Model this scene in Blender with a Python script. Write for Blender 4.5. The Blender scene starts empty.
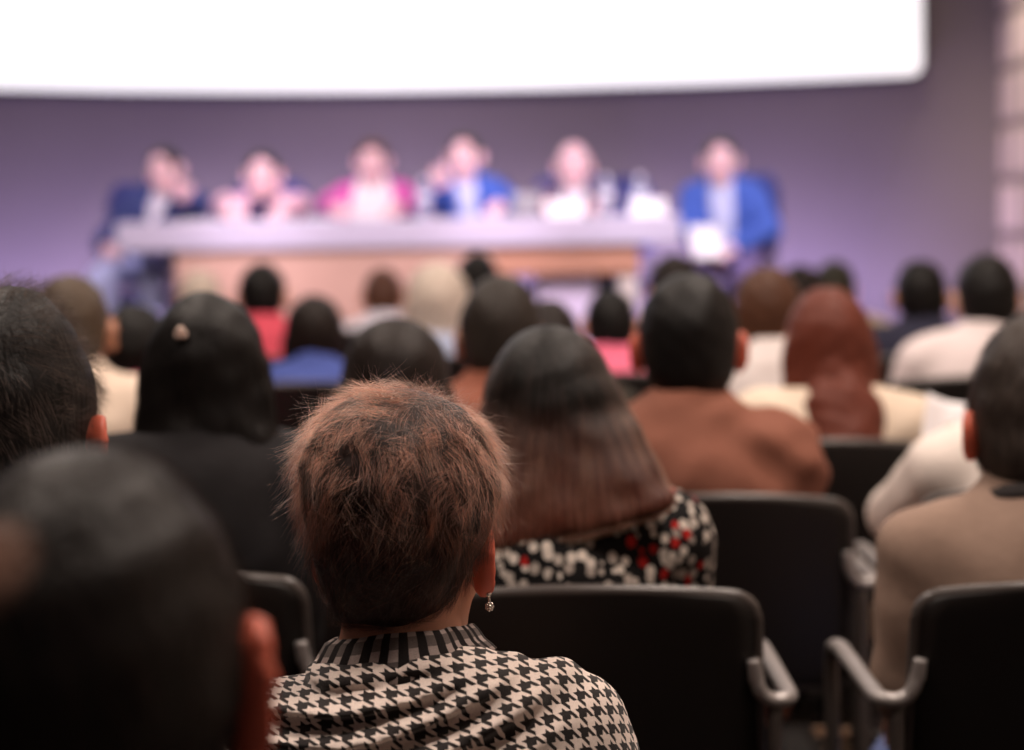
import bpy, bmesh, math, random
import numpy as np
from mathutils import Matrix, Vector, Euler
from mathutils.bvhtree import BVHTree

S = bpy.context.scene
COL = S.collection
random.seed(7)
PI = math.pi

# ------------------------------------------------------------------ camera
CAM_Z = 1.40
FPX = 2170.0
PITCH = math.atan(170.0 / FPX)
ROLL = math.radians(0.85)
_f = Vector((0, math.cos(PITCH), -math.sin(PITCH)))
_u0 = Vector((0, math.sin(PITCH), math.cos(PITCH)))
_r0 = Vector((1, 0, 0))
_u = _u0 * math.cos(ROLL) + _r0 * math.sin(ROLL)
_r = _r0 * math.cos(ROLL) - _u0 * math.sin(ROLL)
cam_d = bpy.data.cameras.new('camera')
cam = bpy.data.objects.new('camera', cam_d)
COL.objects.link(cam)
cam.matrix_world = Matrix(((_r.x, _u.x, -_f.x, 0), (_r.y, _u.y, -_f.y, 0), (_r.z, _u.z, -_f.z, CAM_Z), (0, 0, 0, 1)))
cam_d.sensor_width = 36.0
cam_d.lens = FPX * 36.0 / 1024.0
cam_d.clip_start = 0.05
cam_d.dof.use_dof = True
cam_d.dof.focus_distance = 2.065
cam_d.dof.aperture_fstop = 3.0
S.camera = cam


def at(px, py, Y):
    """the place where the sight line of a photo point meets the depth Y"""
    d = _f + _r * ((px - 512) / FPX) + _u * ((375 - py) / FPX)
    t = Y / d.y
    return Vector((0, 0, CAM_Z)) + d * t


# ------------------------------------------------------------------ view, world, large lights
S.view_settings.view_transform = 'Standard'
S.view_settings.look = 'None'
S.view_settings.gamma = 1.0
S.view_settings.use_curve_mapping = False
S.view_settings.exposure = 0.0
S.cycles.use_denoising = True
S.cycles.max_bounces = 6
W = bpy.data.worlds.new('world')
S.world = W
W.use_nodes = True
W.node_tree.nodes['Background'].inputs[0].default_value = (0.30, 0.26, 0.26, 1)
W.node_tree.nodes['Background'].inputs[1].default_value = 0.035


def aim(o, target):
    d = Vector(target) - o.location
    o.rotation_euler = d.to_track_quat('-Z', 'Y').to_euler()


def area(name, loc, target, size, power, color, size_y=None):
    l = bpy.data.lights.new(name, 'AREA')
    l.energy = power
    l.color = color
    l.size = size
    if size_y:
        l.shape = 'RECTANGLE'
        l.size_y = size_y
    o = bpy.data.objects.new(name, l)
    COL.objects.link(o)
    o.location = loc
    aim(o, target)
    return o


def spot(name, loc, target, power, color, angle, blend=0.4, radius=0.12):
    l = bpy.data.lights.new(name, 'SPOT')
    l.energy = power
    l.color = color
    l.spot_size = math.radians(angle)
    l.spot_blend = blend
    l.shadow_soft_size = radius
    o = bpy.data.objects.new(name, l)
    COL.objects.link(o)
    o.location = loc
    aim(o, target)
    return o


WARM = (1.0, 0.83, 0.72)
for hx, hy, hp in ((-1.5, 2.1, 56), (1.2, 1.9, 92), (-1.5, 4.5, 62), (1.3, 4.5, 72), (-1.5, 6.9, 48), (1.3, 6.9, 48)):
    area('house_light', (hx, hy, 4.3), (hx, hy + 0.1, 0), 0.7, hp, WARM)
spot('side_wall_fill', (1.7, 10.4, 4.7), (2.72, 11.3, 1.7), 620, (1.0, 0.79, 0.60), 34, 0.9)  # added spot that brightens the stone side wall; no known fixture
for sx in (-2.2, -0.7, 0.8):
    spot('stage_spot', (sx, 6.4, 4.4), (sx * 0.75 - 0.1, 10.55, 1.3), 670, (0.98, 0.79, 0.96), 23, 0.5)
spot('stage_spot', (2.2, 6.6, 4.4), (0.95, 10.6, 1.35), 560, (0.95, 0.84, 1.0), 18, 0.5)
spot('panel_face_fill', (-0.6, 3.2, 4.6), (-0.5, 10.7, 1.25), 900, (1.0, 0.80, 0.92), 22, 0.8)  # added fill that brightens the panel faces, on top of the stage spots
area('wall_wash', (-1.2, 11.45, 0.70), (-1.2, 12.0, 1.25), 5.4, 62, (0.66, 0.50, 1.0), 0.12)
area('wall_wash', (1.6, 11.45, 0.70), (1.6, 12.0, 1.25), 1.6, 16, (0.66, 0.50, 1.0), 0.12)

# ------------------------------------------------------------------ materials


def lin(*rgb):
    out = []
    for c in rgb:
        c = c / 255.0
        out.append(c / 12.92 if c <= 0.04045 else ((c + 0.055) / 1.055) ** 2.4)
    return (*out, 1.0)


_m = {}


def new_mat(name):
    m = bpy.data.materials.new(name)
    m.use_nodes = True
    nt = m.node_tree
    b = nt.nodes['Principled BSDF']
    return m, nt, b


def node(nt, t, **kw):
    n = nt.nodes.new(t)
    for k, v in kw.items():
        setattr(n, k, v)
    return n


def mathn(nt, op, a, b=None, c=None):
    n = nt.nodes.new('ShaderNodeMath')
    n.operation = op
    for i, v in enumerate((a, b, c)):
        if v is None:
            continue
        if isinstance(v, (int, float)):
            n.inputs[i].default_value = v
        else:
            nt.links.new(v, n.inputs[i])
    return n.outputs[0]


def mixc(nt, fac, a, b):
    n = nt.nodes.new('ShaderNodeMix')
    n.data_type = 'RGBA'
    for s, v in ((n.inputs[0], fac), (n.inputs[6], a), (n.inputs[7], b)):
        if isinstance(v, (int, float, tuple)):
            s.default_value = v
        else:
            nt.links.new(v, s)
    return n.outputs[2]


def plain(name, col, rough=0.5, metal=0.0, noise=0.0, scale=40.0, bump=0.0, spec=0.5):
    if name in _m:
        return _m[name]
    m, nt, b = new_mat(name)
    b.inputs['Base Color'].default_value = col
    b.inputs['Roughness'].default_value = rough
    b.inputs['Metallic'].default_value = metal
    b.inputs['Specular IOR Level'].default_value = spec
    if noise or bump:
        tc = node(nt, 'ShaderNodeTexCoord')
        nz = node(nt, 'ShaderNodeTexNoise')
        nz.inputs['Scale'].default_value = scale
        nz.inputs['Detail'].default_value = 4
        nt.links.new(tc.outputs['Object'], nz.inputs['Vector'])
        if noise:
            lo = tuple(c * (1 - noise) for c in col[:3]) + (1,)
            hi = tuple(min(1, c * (1 + noise)) for c in col[:3]) + (1,)
            nt.links.new(mixc(nt, nz.outputs['Fac'], lo, hi), b.inputs['Base Color'])
        if bump:
            bp = node(nt, 'ShaderNodeBump')
            bp.inputs['Strength'].default_value = bump
            bp.inputs['Distance'].default_value = 0.004
            nt.links.new(nz.outputs['Fac'], bp.inputs['Height'])
            nt.links.new(bp.outputs[0], b.inputs['Normal'])
    _m[name] = m
    return m


def cloth(name, col=None, scale=60.0, rough=0.85):
    return plain(name, col, rough, 0, 0.10, scale, 0.25, 0.2)


def skin(name, col):
    if name in _m:
        return _m[name]
    m, nt, b = new_mat(name)
    tc = node(nt, 'ShaderNodeTexCoord')
    nz = node(nt, 'ShaderNodeTexNoise')
    nz.inputs['Scale'].default_value = 25
    nt.links.new(tc.outputs['Object'], nz.inputs['Vector'])
    lo = tuple(c * 0.9 for c in col[:3]) + (1,)
    hi = tuple(min(1, c * 1.1) for c in col[:3]) + (1,)
    nt.links.new(mixc(nt, nz.outputs['Fac'], lo, hi), b.inputs['Base Color'])
    b.inputs['Roughness'].default_value = 0.5
    b.inputs['Subsurface Weight'].default_value = 0.15
    b.inputs['Subsurface Radius'].default_value = (1.0, 0.3, 0.15)
    b.inputs['Subsurface Scale'].default_value = 0.008
    _m[name] = m
    return m


def hair_mesh_mat(name, root, tip, z0=0.0, z1=0.0, rough=0.5):
    """hair mass: streaks that run down the head; dyed ends go from root to tip colour between heights z0 and z1"""
    m, nt, b = new_mat(name)
    tc = node(nt, 'ShaderNodeTexCoord')
    mp = node(nt, 'ShaderNodeMapping')
    mp.inputs['Scale'].default_value = (160, 160, 14)
    nt.links.new(tc.outputs['Object'], mp.inputs['Vector'])
    nz = node(nt, 'ShaderNodeTexNoise')
    nz.inputs['Scale'].default_value = 1.0
    nz.inputs['Detail'].default_value = 3
    nt.links.new(mp.outputs[0], nz.inputs['Vector'])
    if z0 != z1:
        sp = node(nt, 'ShaderNodeSeparateXYZ')
        nt.links.new(tc.outputs['Object'], sp.inputs[0])
        mr = node(nt, 'ShaderNodeMapRange')
        mr.inputs['From Min'].default_value = z0
        mr.inputs['From Max'].default_value = z1
        nt.links.new(sp.outputs['Z'], mr.inputs['Value'])
        base = mixc(nt, mr.outputs[0], root, tip)
        dark = mixc(nt, 0.55, base, (0.004, 0.003, 0.003, 1))
        nt.links.new(mixc(nt, nz.outputs['Fac'], dark, base), b.inputs['Base Color'])
    else:
        nt.links.new(mixc(nt, nz.outputs['Fac'], root, tip), b.inputs['Base Color'])
    b.inputs['Roughness'].default_value = rough
    b.inputs['Specular IOR Level'].default_value = 0.22
    bp = node(nt, 'ShaderNodeBump')
    bp.inputs['Strength'].default_value = 0.6
    bp.inputs['Distance'].default_value = 0.004
    nt.links.new(nz.outputs['Fac'], bp.inputs['Height'])
    nt.links.new(bp.outputs[0], b.inputs['Normal'])
    return m


def strand_mat(name, ca, cb, z0=None, z1=None, cz=None, rough=0.35, matte=False):
    """single hairs: each its own tone between ca and cb; toward z1 the tone cz (dyed ends; painted shade at the nape)"""
    m = bpy.data.materials.new(name)
    m.use_nodes = True
    nt = m.node_tree
    nt.nodes.clear()
    out = node(nt, 'ShaderNodeOutputMaterial')
    h = node(nt, 'ShaderNodeBsdfHairPrincipled')
    if matte:
        nt.nodes.remove(h)
        h = node(nt, 'ShaderNodeBsdfPrincipled')
        h.inputs['Specular IOR Level'].default_value = .25
    else:
        h.parametrization = 'COLOR'
        h.inputs['Radial Roughness'].default_value = 0.5
    h.inputs['Roughness'].default_value = rough
    hi = node(nt, 'ShaderNodeHairInfo')
    c = mixc(nt, hi.outputs['Random'], ca, cb)
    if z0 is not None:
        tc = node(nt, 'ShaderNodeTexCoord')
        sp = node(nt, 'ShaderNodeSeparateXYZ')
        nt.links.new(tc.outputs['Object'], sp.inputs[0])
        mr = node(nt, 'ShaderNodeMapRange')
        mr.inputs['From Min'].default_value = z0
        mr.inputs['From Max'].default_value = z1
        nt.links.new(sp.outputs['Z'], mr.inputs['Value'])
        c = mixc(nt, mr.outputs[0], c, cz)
    nt.links.new(c, h.inputs['Base Color' if matte else 'Color'])
    nt.links.new(h.outputs[0], out.inputs[0])
    return m


# ------------------------------------------------------------------ object helpers


def tag(o, label=None, cat=None, group=None, kind=None):
    for k, v in (('label', label), ('category', cat), ('group', group), ('kind', kind)):
        if v:
            o[k] = v
    return o


def empty(name, loc=(0, 0, 0), rz=0.0):
    o = bpy.data.objects.new(name, None)
    o.empty_display_size = 0.1
    COL.objects.link(o)
    o.location = loc
    o.rotation_euler = (0, 0, rz)
    return o


def link_mesh(name, me, mat, parent=None, smooth=True):
    if mat is not None:
        for mm in (mat if isinstance(mat, (list, tuple)) else [mat]):
            me.materials.append(mm)
    if smooth:
        me.polygons.foreach_set('use_smooth', np.ones(len(me.polygons), dtype=bool))
    o = bpy.data.objects.new(name, me)
    COL.objects.link(o)
    if parent is not None:
        o.parent = parent
    return o


def mesh_np(name, v, q):
    me = bpy.data.meshes.new(name)
    n, k = q.shape
    me.vertices.add(len(v))
    me.vertices.foreach_set('co', np.asarray(v, dtype=np.float32).ravel())
    me.loops.add(n * k)
    me.loops.foreach_set('vertex_index', q.astype(np.int32).ravel())
    me.polygons.add(n)
    me.polygons.foreach_set('loop_start', np.arange(0, n * k, k, dtype=np.int32))
    me.polygons.foreach_set('loop_total', np.full(n, k, dtype=np.int32))
    me.update(calc_edges=True)
    me.validate()
    return me


def bm_obj(name, bm, mat, parent=None, smooth=False):
    bmesh.ops.recalc_face_normals(bm, faces=bm.faces)
    me = bpy.data.meshes.new(name)
    bm.to_mesh(me)
    bm.free()
    return link_mesh(name, me, mat, parent, smooth)


def box(bm, lo, hi, bevel=0.0):
    r = bmesh.ops.create_cube(bm, size=1.0)
    vs = r['verts']
    for v in vs:
        v.co = Vector(((lo[i] + hi[i]) / 2 + v.co[i] * (hi[i] - lo[i]) for i in range(3)))
    if bevel:
        es = list({e for v in vs for e in v.link_edges})
        bmesh.ops.bevel(bm, geom=es, offset=bevel, segments=3, affect='EDGES', profile=0.5)


def catmull(pts, n=6):
    P = [Vector(p) for p in pts]
    out = []
    for i in range(len(P) - 1):
        a = P[max(i - 1, 0)]
        b, c = P[i], P[i + 1]
        d = P[min(i + 2, len(P) - 1)]
        for k in range(n):
            t = k / n
            out.append(0.5 * ((2 * b) + (c - a) * t + (2 * a - 5 * b + 4 * c - d) * t * t + (3 * b - a - 3 * c + d) * t ** 3))
    out.append(P[-1])
    return out


def tube(bm, pts, r, seg=10, flat=1.0, closed=False):
    """round bar along a list of points, ends capped; r a number or a list"""
    P = [Vector(p) for p in pts]
    n = len(P)
    rings = []
    up = Vector((0, 0, 1))
    for i in range(n):
        if closed:
            t = P[(i + 1) % n] - P[i - 1]
        else:
            t = P[min(i + 1, n - 1)] - P[max(i - 1, 0)]
        t.normalize()
        ref = up if abs(t.dot(up)) < 0.95 else Vector((0, 1, 0))
        a = t.cross(ref).normalized()
        b = t.cross(a).normalized()
        rr = r[i] if isinstance(r, (list, tuple)) else r
        rings.append([bm.verts.new(P[i] + a * (math.cos(2 * PI * k / seg) * rr) + b * (math.sin(2 * PI * k / seg) * rr * flat)) for k in range(seg)])
    m = n if closed else n - 1
    for i in range(m):
        A, B = rings[i], rings[(i + 1) % n]
        for k in range(seg):
            bm.faces.new((A[k], A[(k + 1) % seg], B[(k + 1) % seg], B[k]))
    if not closed:
        bm.faces.new(rings[0])
        bm.faces.new(rings[-1][::-1])


def lathe(bm, prof, c=(0, 0, 0), seg=24):
    rings = []
    for r, z in prof:
        if r < 1e-6:
            rings.append([bm.verts.new((c[0], c[1], c[2] + z))])
        else:
            rings.append([bm.verts.new((c[0] + r * math.cos(2 * PI * k / seg), c[1] + r * math.sin(2 * PI * k / seg), c[2] + z)) for k in range(seg)])
    for A, B in zip(rings, rings[1:]):
        for k in range(seg):
            a = A[k % len(A)]
            b = A[(k + 1) % len(A)]
            cc = B[(k + 1) % len(B)]
            d = B[k % len(B)]
            f = []
            for v in (a, b, cc, d):
                if v not in f:
                    f.append(v)
            if len(f) > 2:
                bm.faces.new(f)


# ------------------------------------------------------------------ smooth solids from blended shapes (distance field + surface nets)


def E(c, r, k=0.02, op='+', R=None):
    return dict(t='e', c=np.array(c, float), r=np.array(r, float), k=k, op=op, R=None if R is None else np.array(R))


def CP(a, b, ra, rb, k=0.02, op='+', sc=(1, 1, 1)):
    return dict(t='c', a=np.array(a, float), b=np.array(b, float), ra=ra, rb=rb, k=k, op=op, sc=np.array(sc, float))


def PL(p, n, k=0.006):
    """keep the side the normal points away from"""
    n = np.array(n, float)
    return dict(t='p', p=np.array(p, float), n=n / np.linalg.norm(n), k=k, op='p')


def grow(prims, g):
    out = []
    for q in prims:
        q = dict(q)
        if q['t'] == 'e':
            q['r'] = q['r'] + g
        elif q['t'] == 'c':
            q['ra'] += g
            q['rb'] += g
        out.append(q)
    return out


def place(prims, M):
    """move prims by a rigid matrix"""
    R = np.array(M.to_3x3())
    T = np.array(M.translation)
    out = []
    for q in prims:
        q = dict(q)
        if q['t'] == 'e':
            q['c'] = R @ q['c'] + T
            q['R'] = R @ (np.eye(3) if q['R'] is None else q['R'])
        elif q['t'] == 'c':
            q['a'] = R @ q['a'] + T
            q['b'] = R @ q['b'] + T
        else:
            q['p'] = R @ q['p'] + T
            q['n'] = R @ q['n']
        out.append(q)
    return out


def field_mesh(name, prims, h, disp=None):
    lo = np.full(3, 1e9)
    hi = -lo
    for q in prims:
        if q['op'] != '+':
            continue
        if q['t'] == 'e':
            m = q['r'] if q['R'] is None else np.full(3, q['r'].max())
            a, b = q['c'] - m, q['c'] + m
        else:
            rr = max(q['ra'], q['rb'])
            a = np.minimum(q['a'], q['b']) - rr
            b = np.maximum(q['a'], q['b']) + rr
        q['lo'], q['hi'] = a, b
        lo = np.minimum(lo, a)
        hi = np.maximum(hi, b)
    lo -= 0.03
    hi += 0.03
    n = np.ceil((hi - lo) / h).astype(int) + 1
    ax = [(lo[i] + h * np.arange(n[i])).astype(np.float32) for i in range(3)]
    f = np.full(n, 0.5, dtype=np.float32)
    for q in prims:
        k = q['k']
        if q['t'] == 'p':
            X, Y, Z = np.ix_(*ax)
            d = (X - q['p'][0]) * q['n'][0] + (Y - q['p'][1]) * q['n'][1] + (Z - q['p'][2]) * q['n'][2]
            hh = np.clip(0.5 - 0.5 * (d - f) / k, 0, 1)
            f = (d * (1 - hh) + f * hh + k * hh * (1 - hh)).astype(np.float32)
            continue
        if 'lo' in q:
            a, b = q['lo'], q['hi']
        elif q['t'] == 'e':
            m = q['r'] if q['R'] is None else np.full(3, q['r'].max())
            a, b = q['c'] - m, q['c'] + m
        else:
            rr = max(q['ra'], q['rb'])
            a = np.minimum(q['a'], q['b']) - rr
            b = np.maximum(q['a'], q['b']) + rr
        pad = k + 3 * h
        i0 = np.clip(np.floor((a - pad - lo) / h).astype(int), 0, n - 1)
        i1 = np.clip(np.ceil((b + pad - lo) / h).astype(int) + 1, 1, n)
        if np.any(i1 <= i0):
            continue
        sl = tuple(slice(i0[i], i1[i]) for i in range(3))
        X, Y, Z = np.ix_(*[ax[i][sl[i]] for i in range(3)])
        if q['t'] == 'e':
            px, py, pz = X - q['c'][0], Y - q['c'][1], Z - q['c'][2]
            if q['R'] is not None:
                R = q['R'].T
                px, py, pz = (R[0, 0] * px + R[0, 1] * py + R[0, 2] * pz, R[1, 0] * px + R[1, 1] * py + R[1, 2] * pz, R[2, 0] * px + R[2, 1] * py + R[2, 2] * pz)
            r = q['r']
            k0 = np.sqrt((px / r[0]) ** 2 + (py / r[1]) ** 2 + (pz / r[2]) ** 2)
            k1 = np.sqrt((px / r[0] ** 2) ** 2 + (py / r[1] ** 2) ** 2 + (pz / r[2] ** 2) ** 2)
            d = k0 * (k0 - 1) / np.maximum(k1, 1e-6)
            d = np.where(k0 < 1e-3, -r.min(), d)
        else:
            sc = q['sc']
            A = q['a'] / sc
            B = q['b'] / sc
            ba = B - A
            L = max(ba @ ba, 1e-12)
            qx, qy, qz = X / sc[0] - A[0], Y / sc[1] - A[1], Z / sc[2] - A[2]
            t = np.clip((qx * ba[0] + qy * ba[1] + qz * ba[2]) / L, 0, 1)
            m = sc.min()
            d = (np.sqrt((qx - t * ba[0]) ** 2 + (qy - t * ba[1]) ** 2 + (qz - t * ba[2]) ** 2) - (q['ra'] + (q['rb'] - q['ra']) * t)) * m
        g = f[sl]
        if q['op'] == '+':
            hh = np.clip(0.5 + 0.5 * (g - d) / k, 0, 1)
            f[sl] = g * (1 - hh) + d * hh - k * hh * (1 - hh)
        else:
            d = -d
            hh = np.clip(0.5 - 0.5 * (d - g) / k, 0, 1)
            f[sl] = d * (1 - hh) + g * hh + k * hh * (1 - hh)
    if disp is not None:
        idx = np.nonzero(np.abs(f) < 0.035)
        f[idx] += disp(ax[0][idx[0]], ax[1][idx[1]], ax[2][idx[2]]).astype(np.float32)
    return surface_nets(name, f, lo, h)


def surface_nets(name, f, lo, h):
    neg = f < 0
    nx, ny, nz = f.shape
    cnt = np.zeros((nx - 1, ny - 1, nz - 1), dtype=np.int8)
    for a in (0, 1):
        for b in (0, 1):
            for c in (0, 1):
                cnt += neg[a:nx - 1 + a, b:ny - 1 + b, c:nz - 1 + c]
    act = (cnt > 0) & (cnt < 8)
    ids = np.argwhere(act)
    index = np.full(act.shape, -1, dtype=np.int32)
    index[act] = np.arange(len(ids))
    acc = np.zeros((len(ids), 3))
    num = np.zeros(len(ids))
    I, J, K = ids.T
    for axis in range(3):
        o1, o2 = [i for i in range(3) if i != axis]
        for u in (0, 1):
            for v in (0, 1):
                off = [0, 0, 0]
                off[o1], off[o2] = u, v
                f0 = f[I + off[0], J + off[1], K + off[2]]
                off2 = list(off)
                off2[axis] = 1
                f1 = f[I + off2[0], J + off2[1], K + off2[2]]
                cr = (f0 < 0) != (f1 < 0)
                t = np.where(cr, f0 / np.where(cr, f0 - f1, 1), 0)
                p = np.zeros((len(ids), 3))
                p[:, o1] = u
                p[:, o2] = v
                p[:, axis] = t
                acc[cr] += p[cr]
                num[cr] += 1
    verts = lo + h * (ids + acc / num[:, None])
    quads = []
    for axis in range(3):
        o1, o2 = (axis + 1) % 3, (axis + 2) % 3
        s0 = [slice(None)] * 3
        s1 = [slice(None)] * 3
        s0[axis] = slice(0, -1)
        s1[axis] = slice(1, None)
        A = neg[tuple(s0)]
        B = neg[tuple(s1)]
        e = np.argwhere(A != B)
        e = e[(e[:, o1] > 0) & (e[:, o2] > 0) & (e[:, o1] < f.shape[o1] - 1) & (e[:, o2] < f.shape[o2] - 1)]
        if not len(e):
            continue
        flip = A[tuple(e.T)]
        c = []
        for du, dv in ((-1, -1), (0, -1), (0, 0), (-1, 0)):
            g = e.copy()
            g[:, o1] += du
            g[:, o2] += dv
            c.append(index[tuple(g.T)])
        q = np.stack(c, 1)
        q[~flip] = q[~flip][:, ::-1]
        quads.append(q)
    q = np.concatenate(quads)
    q = q[(q >= 0).all(1)]
    return mesh_np(name, verts, q)


# ------------------------------------------------------------------ people
SEAT = 0.42


def head_prims(hs=1.0, es=.84):
    p = [E((0, -.012, .012), (.076, .096, .098), .02),
         E((0, .030, -.042), (.055, .060, .076), .03),
         E((0, .062, -.100), (.026, .022, .018), .025),
         E((0, .078, .020), (.050, .018, .012), .015)]
    for s in (-1, 1):
        p.append(E((s * .040, .058, -.030), (.024, .020, .022), .02))
        p.append(E((s * .031, .097, .000), (.016, .013, .010), .010, '-'))
        p.append(E((s * .031, .082, .000), (.0125, .0115, .0115), .003))
    p += [CP((0, .088, .004), (0, .108, -.034), .008, .013, .012),
          E((.011, .100, -.038), (.009, .010, .008), .006), E((-.011, .100, -.038), (.009, .010, .008), .006),
          E((0, .086, -.063), (.021, .009, .0048), .006), E((0, .085, -.0715), (.019, .009, .0056), .005)]
    for s in (-1, 1):
        R = Matrix.Rotation(math.radians(24 * s), 3, 'Z')
        o = Vector((s * .080, -.008, -.008))
        p.append(E(o, (.0085, .022 * es, .033 * es), .006, '+', R))
        ring = []
        for k in range(10):
            a = math.radians(-80 + k * 290 / 9)
            v = R @ Vector((s * .0085, -.0225 * es * math.cos(a) * (.85 if a < 0 else 1), .034 * es * math.sin(a)))
            ring.append(o + v)
        for a, b in zip(ring, ring[1:]):
            p.append(CP(a, b, .0058, .0058, .005))
        p.append(E(o + R @ Vector((s * .003, -.002, -.032 * es)), (.0075, .011, .012), .008))
        p.append(E(o + R @ Vector((s * .0135, .003, .000)), (.0075, .012 * es, .020 * es), .004, '-', R))
    if hs != 1.0:
        for q in p:
            for k in ('c', 'r', 'a', 'b'):
                if k in q:
                    q[k] = q[k] * hs
            for k in ('ra', 'rb'):
                if k in q:
                    q[k] *= hs
    return p


def hand_prims(w, e, side, curl=0.5, palm_n=None):
    """five fingers and a palm at wrist w, continuing the forearm from elbow e"""
    w, e = Vector(w), Vector(e)
    d = (w - e).normalized()
    n = Vector(palm_n) if palm_n is not None else Vector((0, 0, -1))
    s = d.cross(n)
    if s.length < 0.2:
        n = Vector((0, 1, 0))
        s = d.cross(n)
    s.normalize()
    n = s.cross(d).normalized()
    if n.dot(Vector(palm_n) if palm_n is not None else Vector((0, 0, -1))) < 0:
        n = -n
    p = [CP(w, w + d * .035, .025, .030, .02), CP(w + d * .035 - s * .018, w + d * .075 - s * .022, .016, .015, .016), CP(w + d * .035 + s * .018, w + d * .075 + s * .022, .016, .015, .016)]
    ang = curl
    for i, (o, L) in enumerate(((-.030, .066), (-.010, .074), (.011, .070), (.031, .056))):
        a = w + d * (.082 - abs(o) * .15) + s * o
        d1 = (d * math.cos(ang * .6) + n * math.sin(ang * .6) + s * o * 1.2).normalized()
        b = a + d1 * L * .5
        d2 = (d * math.cos(ang * 1.5) + n * math.sin(ang * 1.5) + s * o * .6).normalized()
        c = b + d2 * L * .5
        p += [CP(a, b, .0095, .0088, .005), CP(b, c, .0088, .0075, .003)]
    th = -1 if side < 0 else 1
    cr = d.cross(n)
    if cr.dot(s) * th < 0:
        th = -th
    # thumb on the inner side
    inner = s if s.x * side < 0 else -s
    a = w + d * .028 + inner * .022
    b = a + (d * .6 + inner * .7 + n * .3).normalized() * .036
    c = b + (d * .9 + inner * .25 + n * .35).normalized() * .030
    p += [CP(a, b, .013, .0105, .008), CP(b, c, .0105, .0085, .003)]
    return p


def fold_noise(seed, amp=0.004, f=1.0):
    rs = np.random.RandomState(seed)
    ks = rs.uniform(-1, 1, (7, 3)) * np.array([55, 40, 70]) * f
    ph = rs.uniform(0, 6.28, 7)

    def fn(x, y, z):
        wx = x + .012 * np.sin(31 * z + ph[0]) + .01 * np.sin(23 * y + ph[1])
        wz = z + .014 * np.sin(27 * x + ph[2])
        s = 0
        for k, p in zip(ks, ph):
            s = s + np.sin(k[0] * wx + k[1] * y + k[2] * wz + p)
        return amp * s / 3.0
    return fn


SKIN_TAN = skin('skin_tan', lin(196, 140, 114))
SKIN_FAIR = skin('skin_fair', lin(228, 178, 160))
SKIN_PINK = skin('skin_rosy', lin(242, 200, 206))
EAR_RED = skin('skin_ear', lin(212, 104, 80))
LIP = plain('lip_skin', lin(206, 136, 132), .45)
BROW = plain('eyebrow_hair', lin(70, 50, 44), .7)
EYE_W = plain('eye_white', lin(205, 190, 182), .25)
EYE_D = plain('iris_dark', lin(30, 20, 16), .2)
SHOE = plain('shoe_leather', lin(28, 24, 24), .4, 0, .1, 60, .1)

_shoe_me = {}


def shoe_mesh(side):
    if side not in _shoe_me:
        s = side
        pr = [CP((0, -.06, .055), (0, .02, .060), .040, .040, .03), CP((0, .0, .04), (s * .012, .15, .032), .040, .032, .03),
              CP((0, -.06, .02), (s * .012, .15, .018), .036, .036, .02, '+'), PL((0, 0, .002), (0, 0, -1))]
        me = field_mesh('shoe', pr, .008)
        me.materials.append(SHOE)
        me.polygons.foreach_set('use_smooth', np.ones(len(me.polygons), dtype=bool))
        _shoe_me[side] = me
    return _shoe_me[side]


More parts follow.
